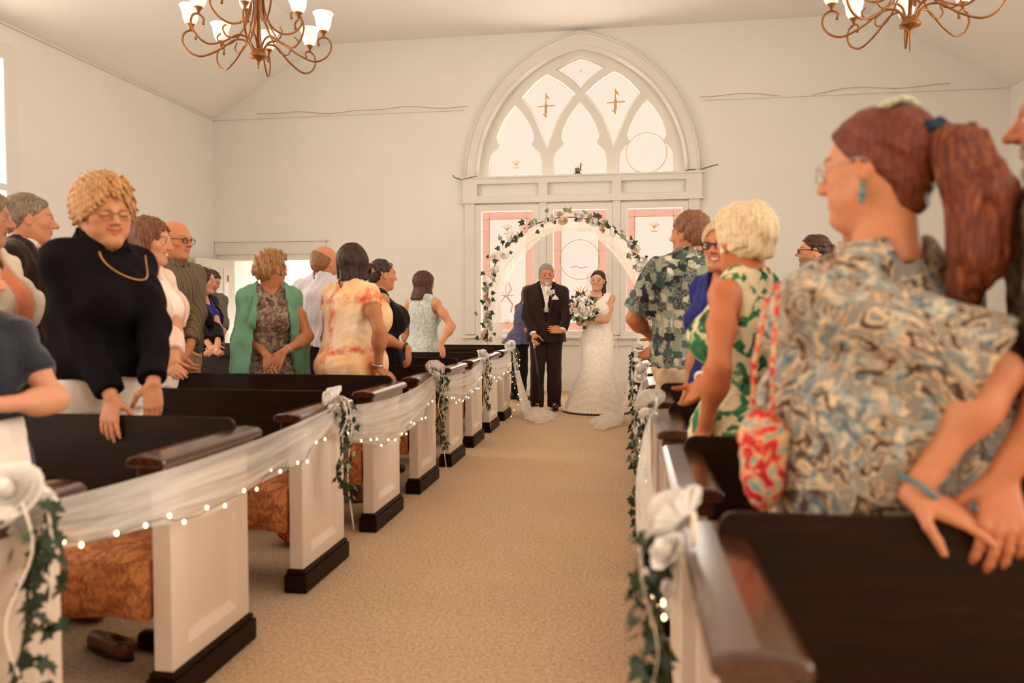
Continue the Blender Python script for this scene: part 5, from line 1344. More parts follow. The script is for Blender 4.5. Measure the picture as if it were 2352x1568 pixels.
def paisley():
    m, nt, b = newmat('paisley_print'); v = coords(nt); n0 = noise(nt, v, 7.0, 3.0, 0.5, 1.5); mv = mix(nt, 0.3, v, n0.outputs['Color'])
    w = N(nt, 'ShaderNodeTexWave', wave_type='RINGS'); w.inputs['Scale'].default_value = 5.5; w.inputs['Distortion'].default_value = 9.0; w.inputs['Detail'].default_value = 3.0; nt.links.new(mv, w.inputs['Vector'])
    c = ramp(nt, w.outputs['Fac'], [(0.1, '#4c3a2c'), (0.28, '#a88a6c'), (0.45, '#e4c9a4'), (0.6, '#cdb08c'), (0.8, '#8c8478')])
    n1 = noise(nt, v, 13.0, 3.0, 0.55, 1.0); f = ramp(nt, n1.outputs['Fac'], [(0.50, '#000000'), (0.60, '#ffffff')]); n2 = noise(nt, v, 30.0, 3.0, 0.6, 1.2); c2 = ramp(nt, n2.outputs['Fac'], [(0.38, '#55696e'), (0.5, '#98a3a0'), (0.62, '#e2c6a0')])
    n4 = noise(nt, v, 16.0, 3.0); f2 = ramp(nt, n4.outputs['Fac'], [(0.58, '#000000'), (0.66, '#a0a0a0')])
    cc = mix(nt, f2, mix(nt, f, c, c2), '#d39a6e')
    nt.links.new(cc, b.inputs['Base Color']); b.inputs['Roughness'].default_value = 0.7; n3 = noise(nt, v, 45.0, 2.0); bump(nt, b, n3.outputs['Fac'], 0.1, 0.006); return m
PAISLEY = paisley()
REDBAG = blotch('red_paisley_bag', [(0.36, '#b3202a'), (0.46, '#e0443c'), (0.54, '#e8c08a'), (0.60, '#6f9a90')], 26.0, 1.4)
LEATHER = simple('black_leather', '#1c130f', 0.35, 0.1, 10, 0.1, 80, 0.5); TAN = simple('tan_leather', '#7a4a2c', 0.45, 0.15, 10, 0.1, 80, 0.4)
PEARL = simple('pearl', '#f3e3d3', 0.2, 0.02, 10, 0, 10, 0.6); GOLD = simple('gold', '#b98a48', 0.3, 0.05, 8, 0, 10, 0.5, 0.8); SILVER = simple('silver', '#c9c0b4', 0.25, 0.05, 8, 0, 10, 0.5, 0.8); TEAL = simple('teal_bead', '#5f8a90', 0.3, 0.3, 60)
def xy(u, y): p = at(u, 717, y); return (p[0], p[1])
HS = 1.08
def necklace(p, mat, r=0.075, drop=0.05, bead=0.004):
    m = MB(); c = p.Nb + np.array([0, 0.01, -0.02])
    for k in range(40):
        a = 2 * PI * k / 40; y = math.sin(a); f = max(y, 0)
        m.ball(tuple(c + np.array([r * math.cos(a), (r * 0.8 + 0.02) * y + 0.015 * f, -drop * f * f + (0.035 if y < 0 else 0)])), bead, 6, 4)
    o = m.build('necklace', mat, p.root, smooth=True); o['kind'] = 'stuff'; return o

# ---------------------------------------------------------------- guests on the doorway side
def woman_navy():
    p = Person('woman in navy sweater with curly blond hair, glasses and gold necklace', xy(217, 2.77), 1.73, 'f', 38, 20, -10, 4, '#e0a27c', lean=5, headscale=1.13, seed=3, build=dict(w=1.10, d=1.16, belly=0.03, bust=0.08, face=1.10, neck=1.15, arm=1.06))
    p.arm('r', at(256, 912, 2.54), pole=(-0.6, 0.6, -0.4), d=(0.10, -0.28, -1), n=(0.1, 1, -0.2), curl=0.22, spread=0.35)
    p.arm('l', at(352, 880, 2.60), pole=(0.5, 0.7, 0), d=(0.05, -0.1, -1), n=(-0.7, 0.7, 0), curl=0.5)
    p.body(dict(eyes='down', smile=0.6, nose=0.01), '#b07a4a', '#b5584a')
    p.hair('curly', '#c8925a', '#e8c08c', 1.02, noise_amp=0.036); p.glasses('#8a6440', 0.007, .10, .075)
    p.garment('sweater', NAVY, 0.026, 0.93 * p.k, 1.93, 0.020, 0.004, ('crew', 0.016), (0.006, 0.15), fstretch=(1, 1, 0.45), hem=[(0.86 * p.k, .235, .19, .215), (1.0 * p.k, .23, .185, .21)])
    p.collar(NAVY, 0.05, 0.026, 'collar', 0.05)
    ch = MB(); c = p.Nb + np.array([0, 0.02, -0.02])
    ch.tube([tuple(c + np.array([0.105 * math.sin(a), 0.10 + 0.09 * math.cos(a) ** 2, -0.02 - 0.115 * max(math.cos(a), 0)])) for a in np.linspace(-1.5, 1.5, 25)], 0.004, 6); ch.build('necklace', GOLD, p.root, smooth=True)
    p.trousers(WHITE, 0.03, 0.98 * p.k); p.shoes(TAN)
    m = MB(); A = p.arms['r']
woman_navy()
def woman_cream():
    p = Person('woman in cream cardigan and coral top at the picture edge behind the child', xy(-58, 2.76), 1.72, 'f', 55, 82, -4, 0, '#e0a684', headscale=HS, seed=4, build=dict(w=1.1, d=1.12, bust=0.08, face=1.06))
    p.arm('r', at(22, 885, 2.60), pole=(-0.5, 0.4, -0.2), d=(0.1, -0.2, -1), n=(0, 1, 0), curl=0.4); p.arm('l')
    p.body(dict(nose=0.015), '#a8784c'); p.hair('bob', '#8d7358', '#b7a184', 1.02, 0.1)
    p.garment('coral_top', CORAL, 0.016, 0.85 * p.k, None, neck=('scoop', 0.02)); p.garment('cardigan', CREAM, 0.03, 0.84 * p.k, 1.92, 0.02, 0.004, ('crew', 0.03), (0.008, 0.14), masks=[p.vmask(0.075, 1.45 * p.k, 0.84 * p.k, 0.06)], fstretch=(1, 1, 0.5))
    p.trousers(KHAKI); p.shoes(TAN)
woman_cream()
def man_suit():
    p = Person('grey-haired man in dark suit jacket with open checked collar', xy(62, 3.74), 1.85, 'm', 72, 92, -2, 0, '#d89a74', headscale=1.10, seed=5)
    p.arm('r'); p.arm('l'); p.body(dict(nose=0.02), '#6f5a44'); p.hair('short', '#7a6450', '#b09a82', 1.0, noise_amp=0.02)
    CHECK = blotch('checked_cotton', [(0.42, '#8e8074'), (0.5, '#e8d9c8'), (0.58, '#f4e8da')], 60.0, 0.4)
    p.garment('shirt', CHECK, 0.010, 0.95 * p.k, None, neck=('crew', 0.012)); p.collar(CHECK, 0.04, 0.010, 'shirt_collar', 0.03)
    p.garment('jacket', SUIT, 0.028, 0.80 * p.k, 1.93, 0.022, 0.006, ('crew', 0.026), (0.005, 0.16), masks=[p.vmask(0.085, 1.47 * p.k, 1.08 * p.k)]); p.trousers(SUIT); p.shoes(LEATHER)
man_suit()
def child():
    p = Person('child in dark tee shirt and white skirt holding her hands together', xy(-92, 1.84), 1.40, 'f', 25, 60, 0, 0, '#e3a886', headscale=1.15, seed=6, build=dict(w=1.06, d=1.05, bust=0.02))
    p.arm('l', at(-10, 930, 1.74), pole=(0.9, 0.2, -1.0), d=(-1, -0.2, 0.15), n=(-0.2, 0.9, 0.2), curl=0.7); p.arm('r', at(-110, 935, 1.76), pole=(-1, 0.2, -0.8), d=(1, -0.1, 0), n=(0, 1, 0), curl=0.5)
    p.body(); p.hair('long', '#6a4630', None, 1.0, 0.4)
    p.garment('tee_shirt', NAVY2, 0.020, 0.80 * p.k, 0.62, 0.016, 0.006, ('crew', 0.015), (0.005, 0.11)); p.garment('skirt', WHITE, 0.012, 0.36, None, hem=[(0.3, .16, .15, .15), (0.7, .16, .145, .145), (0.85, .15, .13, .13)], masks=[lambda X, Y, Z: Z - 0.90 + 0 * X], pleat=(0.008, 9, 0.3, 0.8)); p.shoes(TAN)
child()
def woman_pink():
    p = Person('woman in blush cardigan with long brown hair fading to blond', xy(334, 3.69), 1.70, 'f', 58, 68, -4, 0, '#e2a683', headscale=1.1, seed=7, build=dict(w=1.05, d=1.08, bust=0.07))
    p.arm('r', at(375, 838, 3.52), pole=(-0.5, 0.5, -0.5), d=(0.8, -0.3, -0.25), n=(0.1, 0.8, -0.6), curl=0.7); p.arm('l', at(402, 830, 3.52), pole=(0.5, 0.5, -0.5), d=(-0.6, -0.3, -0.3), n=(0, 0.8, -0.6), curl=0.7)
    p.body(dict(smile=0.8, nose=0.0), '#6e4a30'); p.hair('long', '#6d3f22', '#b27a48', 1.0, 0.48)
    p.blob('hair_tips', [((.31, .03, -.50), (.37, .13, -.92), .115, .07), ((-.31, .03, -.50), (-.37, .13, -.92), .115, .07), ((-.14, -.40, -.55), (-.15, -.50, -.92), .15, .09), ((.14, -.40, -.55), (.15, -.50, -.92), .15, .09)], hair_mat('#c08a54', '#e0b888'), folds=(0.006, 0.04, (1, 1, 0.12)))
    p.garment('blouse', WHITE, 0.014, 0.86 * p.k, None, neck=('scoop', 0.02)); p.garment('cardigan', BLUSH, 0.026, 0.84 * p.k, 1.75, 0.018, 0.004, ('crew', 0.03), (0.006, 0.13), masks=[p.vmask(0.075, 1.45 * p.k, 0.84 * p.k, 0.05)], fstretch=(1, 1, 0.5)); p.trousers(WHITE); p.shoes(TAN)
woman_pink()
def man_bald():
    p = Person('bald man with glasses in olive striped shirt', xy(398, 4.60), 1.80, 'm', 45, 50, -2, 0, '#d9956c', headscale=1.08, seed=8, build=dict(belly=0.02))
    p.arm('l', at(437, 795, 4.43), pole=(0.8, 0.4, -0.6), d=(-0.3, -0.5, -0.6), n=(-0.3, 0.8, -0.3), curl=0.8); p.arm('r', at(415, 812, 4.43), pole=(-0.8, 0.3, -0.6), d=(0.5, -0.3, -0.5), n=(0.3, 0.8, 0), curl=0.8)
    p.body(dict(nose=0.015, smile=0.1), '#8a6a4c'); p.hair('bald', '#8a6848', '#a98a68', 1.0, noise_amp=0.006); p.glasses('#3a2a1e', 0.010)
    p.garment('shirt', OLIVE, 0.020, 0.88 * p.k, 1.85, 0.020, 0.004, ('crew', 0.012), (0.006, 0.12), fstretch=(1, 1, 0.4)); p.collar(OLIVE, 0.035, 0.012); p.trousers(KHAKI); p.shoes(LEATHER)
man_bald()
def woman_royal():
    p = Person('dark-haired woman in royal blue dress and black cardigan with clasped hands', xy(462, 6.36), 1.60, 'f', 55, 72, -4, 0, '#e4ad8c', headscale=1.1, res=1.25, seed=9)
    p.arm('r', at(486, 800, 6.08), pole=(-0.5, 0.3, -0.7), d=(0.8, -0.4, -0.3), n=(0, 0.9, -0.3), curl=0.8); p.arm('l', at(500, 798, 6.08), pole=(0.7, 0.3, -0.6), d=(-0.5, -0.5, -0.4), n=(0, 0.9, 0), curl=0.8)
    p.body(dict(smile=0.3)); p.hair('long', '#3a2117', '#6a3f28', 1.0, 0.5)
    p.garment('dress', ROYAL, 0.014, 0.5, None, neck=('scoop', 0.03), hem=[(0.45, .16, .14, .14), (0.8, .185, .15, .145)]); p.garment('cardigan', BLACKC, 0.026, 0.88 * p.k, 1.6, 0.018, masks=[p.vmask(0.07, 1.45 * p.k, 0.84 * p.k, 0.07)]); p.shoes(LEATHER)
woman_royal()
def man_grey():
    p = Person('man in rolled-sleeve grey shirt standing beyond the woman in royal blue', xy(474, 7.2), 1.64, 'm', 40, 60, -25, 0, '#d89a74', res=1.3, seed=10, build=dict(w=1.05))
    p.arm('l', at(503, 795, 7.15), pole=(0.9, 0.2, -0.5), d=(-0.4, -0.5, -0.6), n=(-0.5, 0.7, 0), curl=0.6); p.arm('r')
    p.body(); p.hair('short', '#3a281c'); p.garment('shirt', GREYS, 0.022, 0.88 * p.k, 1.15, 0.018, 0.006, ('crew', 0.012), (0.005, 0.1)); p.collar(GREYS, 0.035, 0.012); p.band('watch', 'l', 0.92, 0.028, LEATHER, thick=0.007); p.trousers(SUITB); p.shoes(LEATHER)
man_grey()
def woman_green():
    p = Person('slim woman in sea green knit shawl over grey lace dress, hands on the pew', xy(618, 4.63), 1.60, 'f', 10, 128, -2, 0, '#c98a62', headscale=1.12, seed=11, lean=4, build=dict(w=0.88, d=0.92, bust=0.045))
    p.arm('r', at(612, 815, 4.46), pole=(-0.5, 0.6, -0.3), d=(0.35, -0.35, -0.85), n=(0.2, 0.9, -0.3), curl=0.15, spread=0.5); p.arm('l', at(650, 808, 4.46), pole=(0.6, 0.6, -0.3), d=(-0.4, -0.35, -0.85), n=(-0.2, 0.9, -0.3), curl=0.15, spread=0.5)
    p.body(dict(nose=0.01), '#a87850'); p.hair('pixie', '#9a683c', '#d8ab74', 0.94, noise_amp=0.032)
    p.garment('dress', LACE, 0.014, 0.5, None, neck=('crew', 0.02), hem=[(0.42, .16, .14, .14), (0.8, .175, .145, .14)], folds=(0.003, 0.1))
    def drape(F):
        for sg, sd in ((1, 'r'), (-1, 'l')):
            S = p.S[sd]; F.cone(S + [-sg * .01, .0, .0], S + [sg * .015, .01, -.28], .062, .075, .05); F.cone(S + [sg * .015, .01, -.28], S + [sg * .03, .01, -.60], .075, .085, .05)
    m1 = lambda X, Y, Z: np.minimum(np.where(np.abs(X) < 0.085 + 0.06 * np.clip((1.30 - Z) / 0.5, 0, 1), 1, -1) * 0.02, Y - 0.02 - p.cy(Z.ravel()).reshape(Z.shape))
    sh = p.garment('shawl', GREEN, 0.026, 0.76, None, neck=('crew', 0.035), masks=[m1], folds=(0.010, 0.09), fstretch=(1, 1, 0.25), extra=drape, h=0.009, armhole=False)
    p.band('bracelet', 'l', 0.86, 0.028, SILVER); p.shoes(LEATHER)
woman_green()
def man_stripe():
    p = Person('balding man in pale blue striped shirt and black trousers seen from behind', xy(746, 5.48), 1.70, 'm', 150, 122, 0, 0, '#d8956a', headscale=1.1, res=1.1, seed=12, build=dict(w=1.02, belly=0.02))
    p.arm('r', at(765, 800, 5.3)); p.arm('l', at(700, 795, 5.5), pole=(-1, -0.2, -0.2))
    p.body(dict(), '#6a4a30'); p.hair('bald', '#8a5a36', '#a8754c', 1.02, noise_amp=0.01); p.garment('shirt', PALESTRIPE, 0.026, 0.93 * p.k, 1.85, 0.026, 0.002, ('crew', 0.010), (0.010, 0.14), fstretch=(1, 1, 0.4)); p.collar(PALESTRIPE, 0.04, 0.010, gap=0)
    p.trousers(BLACKC, 0.012, 0.96 * p.k); p.garment('belt', LEATHER, 0.020, 0.93 * p.k, None, masks=[lambda X, Y, Z: Z - 0.965 * p.k + 0 * X], folds=None, neck=('none', 0)); p.shoes(LEATHER)
man_stripe()
def woman_tiedye():
    p = Person('woman in orange tie-dye dress with dark bob, hand on the pew arm', xy(806, 4.64), 1.63, 'f', 128, 165, 0, 0, '#c0825a', headscale=1.12, seed=13, build=dict(w=1.22, d=1.30, belly=0.03, bust=0.10, hip=0.015, face=1.08, neck=1.1))
    p.arm('r', at(868, 845, 4.48), pole=(0.2, -0.2, -0.4), d=(0.8, -0.25, -0.5), n=(-0.1, 0.3, -0.9), curl=0.45, spread=0.2); p.arm('l')
    p.body(dict(), '#3a2418'); p.hair('bob', '#2c160e', '#5a3420', 1.02, 0.12)
    p.garment('dress', TIEDYE, 0.018, 0.42, 0.34, 0.018, 0.008, ('crew', 0.02), (0.006, 0.11), hem=[(0.4, .14, .13, .13), (0.70 * p.k, .18, .15, .15), (0.92 * p.k, .24, .21, .22), (1.03 * p.k, .205, .165, .185)], fstretch=(1, 1, 0.8)); p.band('bangle', 'r', 0.90, 0.033, SILVER, thick=0.006); p.shoes(TAN)
woman_tiedye()
def woman_black():
    p = Person('woman in black top with hair pulled up beside the tie-dye dress', xy(872, 5.49), 1.60, 'f', 98, 112, -2, 0, '#cf9268', headscale=1.1, res=1.1, seed=14, build=dict(w=1.16, d=1.2, belly=0.02, bust=0.085))
    p.arm('r', at(938, 800, 5.25), pole=(0.3, -0.2, -0.8), d=(0.1, -0.3, -0.9), n=(-0.8, 0.2, 0), curl=0.6); p.arm('l')
    p.body(dict(nose=0.005), '#2c1a10'); p.hair('updo', '#2e1a10', '#5a3a24'); p.blob('hair_bun', [((0, -.52, .18), (.17, .15, .17))], hair_mat('#2e1a10', '#5a3a24'))
    p.garment('dress', BLACKC, 0.018, 0.5, None, neck=('scoop', 0.045), hem=[(0.45, .15, .14, .14), (0.8 * p.k, .20, .165, .175), (0.95 * p.k, .23, .18, .20)], folds=(0.006, 0.1), fstretch=(1, 1, 0.3)); p.band('watch', 'r', 0.9, 0.03, LEATHER, thick=0.007); p.shoes(LEATHER)
woman_black()
def woman_lace():
    p = Person('woman in sleeveless pale blue lace dress with straight brown hair', xy(972, 7.23), 1.60, 'f', 148, 128, 0, 0, '#e0a27c', headscale=1.1, res=1.2, seed=15)
    p.arm('r', at(1012, 790, 7.0), pole=(0.6, 0.2, -0.2), d=(0.25, -0.2, -0.8), n=(-0.6, 0.5, 0), curl=0.4); p.arm('l')
    p.body(); p.hair('long', '#4a2416', '#7a4830', 1.0, 0.36); p.garment('dress', PALELACE, 0.014, 0.5, None, neck=('crew', 0.02), hem=[(0.45, .15, .13, .13), (0.85, .195, .15, .135)], folds=(0.003, 0.08)); p.shoes(TAN)
woman_lace()

# ---------------------------------------------------------------- at the entrance
def woman_blue_top():
    p = Person('woman in slate blue peplum top and black trousers turned away behind the suited man', xy(1192, 10.25), 1.56, 'f', 118, 140, -22, 0, '#e0a684', lean=12, headscale=1.06, res=1.35, seed=16, build=dict(w=1.08, d=1.08))
    p.arm('r', at(1222, 745, 10.0), pole=(0.4, -0.5, -0.4)); p.arm('l')
    p.body(); p.hair('bob', '#7a4526', '#b57c4c', 1.06, 0.18, noise_amp=0.07)
    p.garment('top', DENIMBLUE, 0.016, 0.84 * p.k, 0.42, 0.014, 0.006, ('scoop', 0.02), (0.005, 0.08), hem=[(0.84 * p.k, .235, .21, .20), (0.93 * p.k, .20, .17, .165), (1.02 * p.k, .17, .14, .14)], pleat=(0.014, 13, 0.84 * p.k, 0.95 * p.k)); p.trousers(BLACKC, 0.010); p.shoes(LEATHER)
woman_blue_top()
def man_father():
    p = Person('bearded man in charcoal three-piece suit with cane and boutonniere', xy(1254, 9.25), 1.79, 'm', 2, 8, -7, 0, '#d6926c', headscale=1.08, res=1.1, seed=17, build=dict(w=1.03, d=1.05, belly=0.015, face=1.03))
    p.arm('r', at(1226, 768, 9.02), pole=(-1, 0.3, -0.3), d=(0.15, -0.5, -0.75), n=(0.5, 0.2, -0.8), curl=1.1, thumb=0.9); p.arm('l', at(1292, 760, 8.98), pole=(1, 0.3, -0.4), d=(-0.85, -0.1, 0.12), n=(0, 0.85, -0.3), curl=0.4, spread=0.3)
    p.body(dict(nose=0.015), '#7d6a58', beard='#b8a492'); p.hair('short', '#8b8078', '#c9beb2', 1.0, noise_amp=0.015)
    p.blob('goatee', [((0, .335, -.40), (.085, .06, .09)), ((-.02, .37, -.195), (-.10, .335, -.30), .022, .02), ((.02, .37, -.195), (.10, .335, -.30), .022, .02)], hair_mat('#cfc4b8', '#efe6da'), 0.004, (0.002, 0.02))
    p.garment('shirt', WHITE, 0.010, 1.0 * p.k, 1.98, 0.010, 0.003, ('crew', 0.006)); p.collar(WHITE, 0.045, 0.006, 'shirt_collar', 0.02)
    zt = 1.47 * p.k
    p.garment('waistcoat', SUITB, 0.018, 0.98 * p.k, None, neck=('crew', 0.012), masks=[p.vmask(0.065, zt, 1.17 * p.k)], folds=None)
    p.garment('jacket', SUIT, 0.034, 0.80 * p.k, 1.90, 0.020, 0.004, ('crew', 0.014), (0.004, 0.18), masks=[p.vmask(0.10, zt, 1.02 * p.k)], h=0.0085, hem=[(0.78 * p.k, .25, .19, .20), (0.93 * p.k, .235, .18, .19)])
    def lap(X, Y, Z):
        w = 0.10 * np.clip((Z - 1.02 * p.k) / (zt - 1.02 * p.k), 0, 1.2); wide = 0.055 * np.clip((Z - 1.02 * p.k) / 0.22, 0, 1) * np.clip((1.44 * p.k - Z) / 0.10, 0.35, 1)
        return np.maximum(np.maximum(np.abs(np.abs(X) - w - wide / 2) - wide / 2, 1.03 * p.k - Z), 0.02 - Y)
    p.garment('lapel', SUIT, 0.044, 1.0 * p.k, None, neck=('crew', 0.014), masks=[lap], folds=None, h=0.007)
    tie = MB(); P_ = []
    for t, w in ((0, .016), (.03, .024), (.06, .017), (.2, .034), (.32, .04)):
        q = p.P(0, p.nr + 0.035 + 0.16 * min(t, 0.3), 1.445 * p.k - t); P_.append([(q[0] - w, q[1], q[2]), (q[0], q[1] + 0.012, q[2]), (q[0] + w, q[1], q[2])])
    tie.grid(P_); tie.build('tie', SATIN, p.root, smooth=True, solid=0.006)
    bf = p.st[4][3] + 0.05
    q = p.P(-0.105, bf - 0.012, 1.285 * p.k); m = MB(); m.add([tuple(q + np.array(v)) for v in [(-.045, 0, 0), (.045, 0, 0), (.03, .006, .03), (0, .01, .06), (-.03, .006, .028), (-.045, -.03, 0), (.045, -.03, 0), (0, -.02, .05)]], [(0, 1, 2, 3, 4), (5, 7, 6), (0, 5, 6, 1), (1, 6, 7, 3, 2), (0, 4, 3, 7, 5)]); m.build('pocket_square', WHITE, p.root)
    q = p.P(-0.075, bf - 0.005, 1.375 * p.k)
    for d_ in ((0, 0, 0), (.03, .0, -.012)): put(ROSE, 'boutonniere_rose', p.root, tuple(q + np.array(d_)), 0.026, (-PI / 2, 0, 0.4))
    for d_ in ((-.03, 0, -.02), (.02, 0, -.04), (-.01, 0, .03)): put(LEAFL, 'boutonniere_leaf', p.root, tuple(q + np.array(d_)), 0.035)
    bt = MB(); q = p.P(0.0, bf + 0.025 + 0.012, 1.01 * p.k); bt.ball(tuple(q), (.011, .006, .011), 8, 5); bt.build('button', LEATHER, p.root)
    p.trousers(SUIT, 0.020, 0.98 * p.k, folds=(0.006, 0.12)); p.shoes(LEATHER)
    # cane, held in his right hand
    hnd = np.array(at(1222, 775, 8.99)); c = empty('cane', (hnd[0] + 0.03, hnd[1] - 0.01, 0)); tag(c, 'black walking cane held by the man in the charcoal suit', 'cane')
    MB().tube([(0.09, 0.02, 0.012), (0.0, 0, hnd[2] - 0.06)], [0.011, 0.013], 10).build('shaft', simple('black_lacquer', '#241611', 0.25, 0.05, 6, 0, 10, 0.5), c, smooth=True)
    MB().tube([(0.001, 0, hnd[2] - 0.13), (0.0, 0, hnd[2] - 0.05)], 0.0165, 10).build('silver_collar', SILVER, c, smooth=True)
    MB().tube([(0.0, 0, hnd[2] - 0.06), (0, 0, hnd[2] - 0.03), (0.01, -0.02, hnd[2] - 0.012), (0.03, -0.05, hnd[2] - 0.016), (0.035, -0.065, hnd[2] - 0.03)], [0.013, 0.015, 0.015, 0.013, 0.01], 10).build('handle', LEATHER, c, smooth=True)
    MB().tube([(0.09, 0.02, 0.0), (0.0885, 0.02, 0.03)], 0.015, 10).build('rubber_tip', LEATHER, c, smooth=True)
man_father()
def bride():
    p = Person('bride in ivory lace mermaid gown and veil', xy(1372, 9.20), 1.70, 'f', -6, -14, -1, -4, '#e8b294', headscale=1.08, res=1.1, seed=18, build=dict(bust=0.066, w=1.02))
    p.arm('l', at(1352, 735, 8.92), pole=(1, 0.4, -0.6), d=(-0.85, -0.25, 0.15), n=(-0.1, 0.6, -0.5), curl=0.9); p.arm('r', at(1338, 738, 8.93), pole=(-0.1, -0.5, -1), d=(0.4, -0.6, 0.2), n=(0.6, 0.4, -0.3), curl=0.9)
    p.body(dict(smile=1.0), '#4a2c1c', '#c05a50'); p.hair('updo', '#33190f', '#5a3420', 1.0); p.blob('side_hair', [((-.30, -.12, -.05), (-.34, -.02, -.55), .11, .10), ((-.34, -.02, -.55), (-.33, .10, -.85), .10, .05)], hair_mat('#33190f', '#5a3420'), 0.006, (0.006, 0.05))
    k = p.k
    p.garment('gown', GOWN, 0.012, 0.02, None, neck=('v', 0.035), hem=[(0.0, .40, .60, .40), (0.10, .37, .52, .37), (0.25, .31, .40, .31), (0.42, .245, .27, .235), (0.58, .20, .19, .165), (0.74 * k, .195, .165, .135), (0.90 * k, .192, .15, .118)], folds=(0.003, 0.1), pleat=(0.012, 11, 0.0, 0.5), h=0.010)
    tr = MB(); ring = []
    for i in range(60):
        a = 2 * PI * i / 60; tr.ball((0.40 * math.cos(a), (0.40 if math.sin(a) > 0 else 0.60) * math.sin(a), 0.03), (0.032, 0.032, 0.016), 6, 4)
    o = tr.build('scalloped_hem', GOWN, p.root, smooth=True); o['kind'] = 'stuff'
    cs = MB()
    for sg in (-1, 1):
        S = p.S['r' if sg > 0 else 'l']; cs.tube([tuple(S + np.array(v)) for v in [(-sg * .02, -.07, -.03), (-sg * .012, -.03, .05), (-sg * .02, .03, .055), (-sg * .045, .075, 0), (-sg * .05, .10, -.06)]], [0.02, 0.03, 0.03, 0.028, 0.02], 8, flat=0.35)
        cs.build('lace_strap', GOWN, p.root, smooth=True); cs = MB()
    P_ = []     # veil
    for i in range(25):
        t = i / 24; row = []
        for j in range(25):
            a = (j / 24 - 0.5) * 2.9; r = 0.128 + 0.13 * t ** 0.7 + 0.015 * math.sin(a * 9) * t; z = p.C[2] + 0.10 - 1.25 * t
            row.append((p.C[0] + r * math.sin(a), p.C[1] - r * math.cos(a) * 1.05 - 0.02 - 0.05 * t, z + (0.035 * math.cos(a) if i == 0 else 0)))
        P_.append(row)
    MB().grid(P_).build('veil', VEIL, p.root, smooth=True)
    necklace(p, PEARL, 0.072, 0.045, 0.0055)
    # bouquet in her hands
    c = np.array(at(1340, 705, 8.84)); b = empty('bouquet', (c[0], c[1], c[2])); tag(b, 'round bridal bouquet of white and blush roses with greenery', 'bouquet'); rnd = random.Random(3)
    for i in range(26):
        a = i * 2.4; r = 0.135 * math.sqrt(i / 26); q = (r * math.cos(a), -0.05 - 0.09 * math.sqrt(max(1 - (r / 0.15) ** 2, 0)), r * math.sin(a) * 0.95 + 0.01)
        put(ROSEP if i % 4 == 1 else ROSE, 'rose', b, q, rnd.uniform(0.026, 0.036), (PI / 2 - q[2] * 3, q[0] * 3, rnd.random() * 6))
    for i in range(60):
        a = rnd.random() * 6.28; r = rnd.uniform(0.10, 0.165); put(LEAFL if rnd.random() < 0.35 else LEAF, 'leaf', b, (r * math.cos(a), -0.04 + rnd.uniform(-0.05, 0.05), r * math.sin(a)), rnd.uniform(0.04, 0.06), Euler((PI / 2 + rnd.uniform(-0.6, 0.6), -a + PI / 2, rnd.uniform(-0.4, 0.4))))
    core = MB(); core.ball((0, -0.03, 0), (0.11, 0.075, 0.11), 12, 8); core.build('greenery', IVY, b, smooth=True)
    MB().tube([(0.0, -0.02, -0.06), (0.012, 0.02, -0.215)], [0.03, 0.022], 10).build('stem_wrap', SATIN, b, smooth=True)
    MB().tube([(0.011, 0.018, -0.205), (0.014, 0.025, -0.255)], [0.021, 0.026], 10).build('stems', STEM, b, smooth=True)
bride()

# ---------------------------------------------------------------- guests across the aisle
def man_aloha():
    p = Person('man in black and green patterned short-sleeve shirt and khaki trousers', xy(1588, 4.35), 1.76, 'm', -150, -128, 0, 0, '#cf8a5e', headscale=1.06, seed=19, build=dict(w=1.12, belly=0.02))
    p.arm('l', at(1500, 775, 4.56), pole=(-1, -0.3, -0.6), d=(0.3, 0.6, -0.3), n=(0.8, 0.2, 0), curl=0.7); p.arm('r', at(1520, 785, 4.69), pole=(1, 0.2, -0.6))
    p.body(dict(), '#7a5536'); p.hair('short', '#7d4f2e', '#a8794e', 1.05, noise_amp=0.02)
    p.garment('shirt', ALOHA, 0.030, 0.86 * p.k, 0.80, 0.026, 0.014, ('crew', 0.012), (0.008, 0.14), fstretch=(1, 1, 0.4)); p.collar(ALOHA, 0.04, 0.012, gap=0)
    p.garment('belt', LEATHER, 0.024, 0.84 * p.k, None, masks=[lambda X, Y, Z: Z - 0.88 * p.k + 0 * X], folds=None, neck=('none', 0)); p.trousers(KHAKI, 0.024, 0.87 * p.k, folds=(0.007, 0.12)); p.shoes(LEATHER)
man_aloha()
def man_hidden():
    p = Person('dark-haired man almost hidden by the man in the patterned shirt', xy(1588, 5.14), 1.84, 'm', -110, -100, 0, 0, '#e0aa8a', headscale=1.05, res=1.3, seed=20)
    p.arm('l'); p.arm('r'); p.body(); p.hair('short', '#4a3426'); p.garment('shirt', WHITE, 0.02, 0.9 * p.k, 1.9); p.trousers(SUITB); p.shoes(LEATHER)
man_hidden()
def woman_glasses():
    p = Person('smiling blond woman with dark-rimmed glasses and blue top behind the green dress', xy(1670, 3.515), 1.62, 'f', -45, -28, -4, 0, '#dd9870', headscale=1.1, seed=21, build=dict(w=1.05))
    p.arm('l'); p.arm('r'); p.body(dict(smile=1.0), '#8a6a44', '#b8544a'); p.hair('long', '#d8b48a', '#efd8b4', 1.0, 0.25); p.glasses('#221812', 0.014)
    p.garment('top', ROYAL, 0.018, 0.85 * p.k, 0.5, neck=('scoop', 0.03)); p.trousers(SUITB); p.shoes(LEATHER)
woman_glasses()
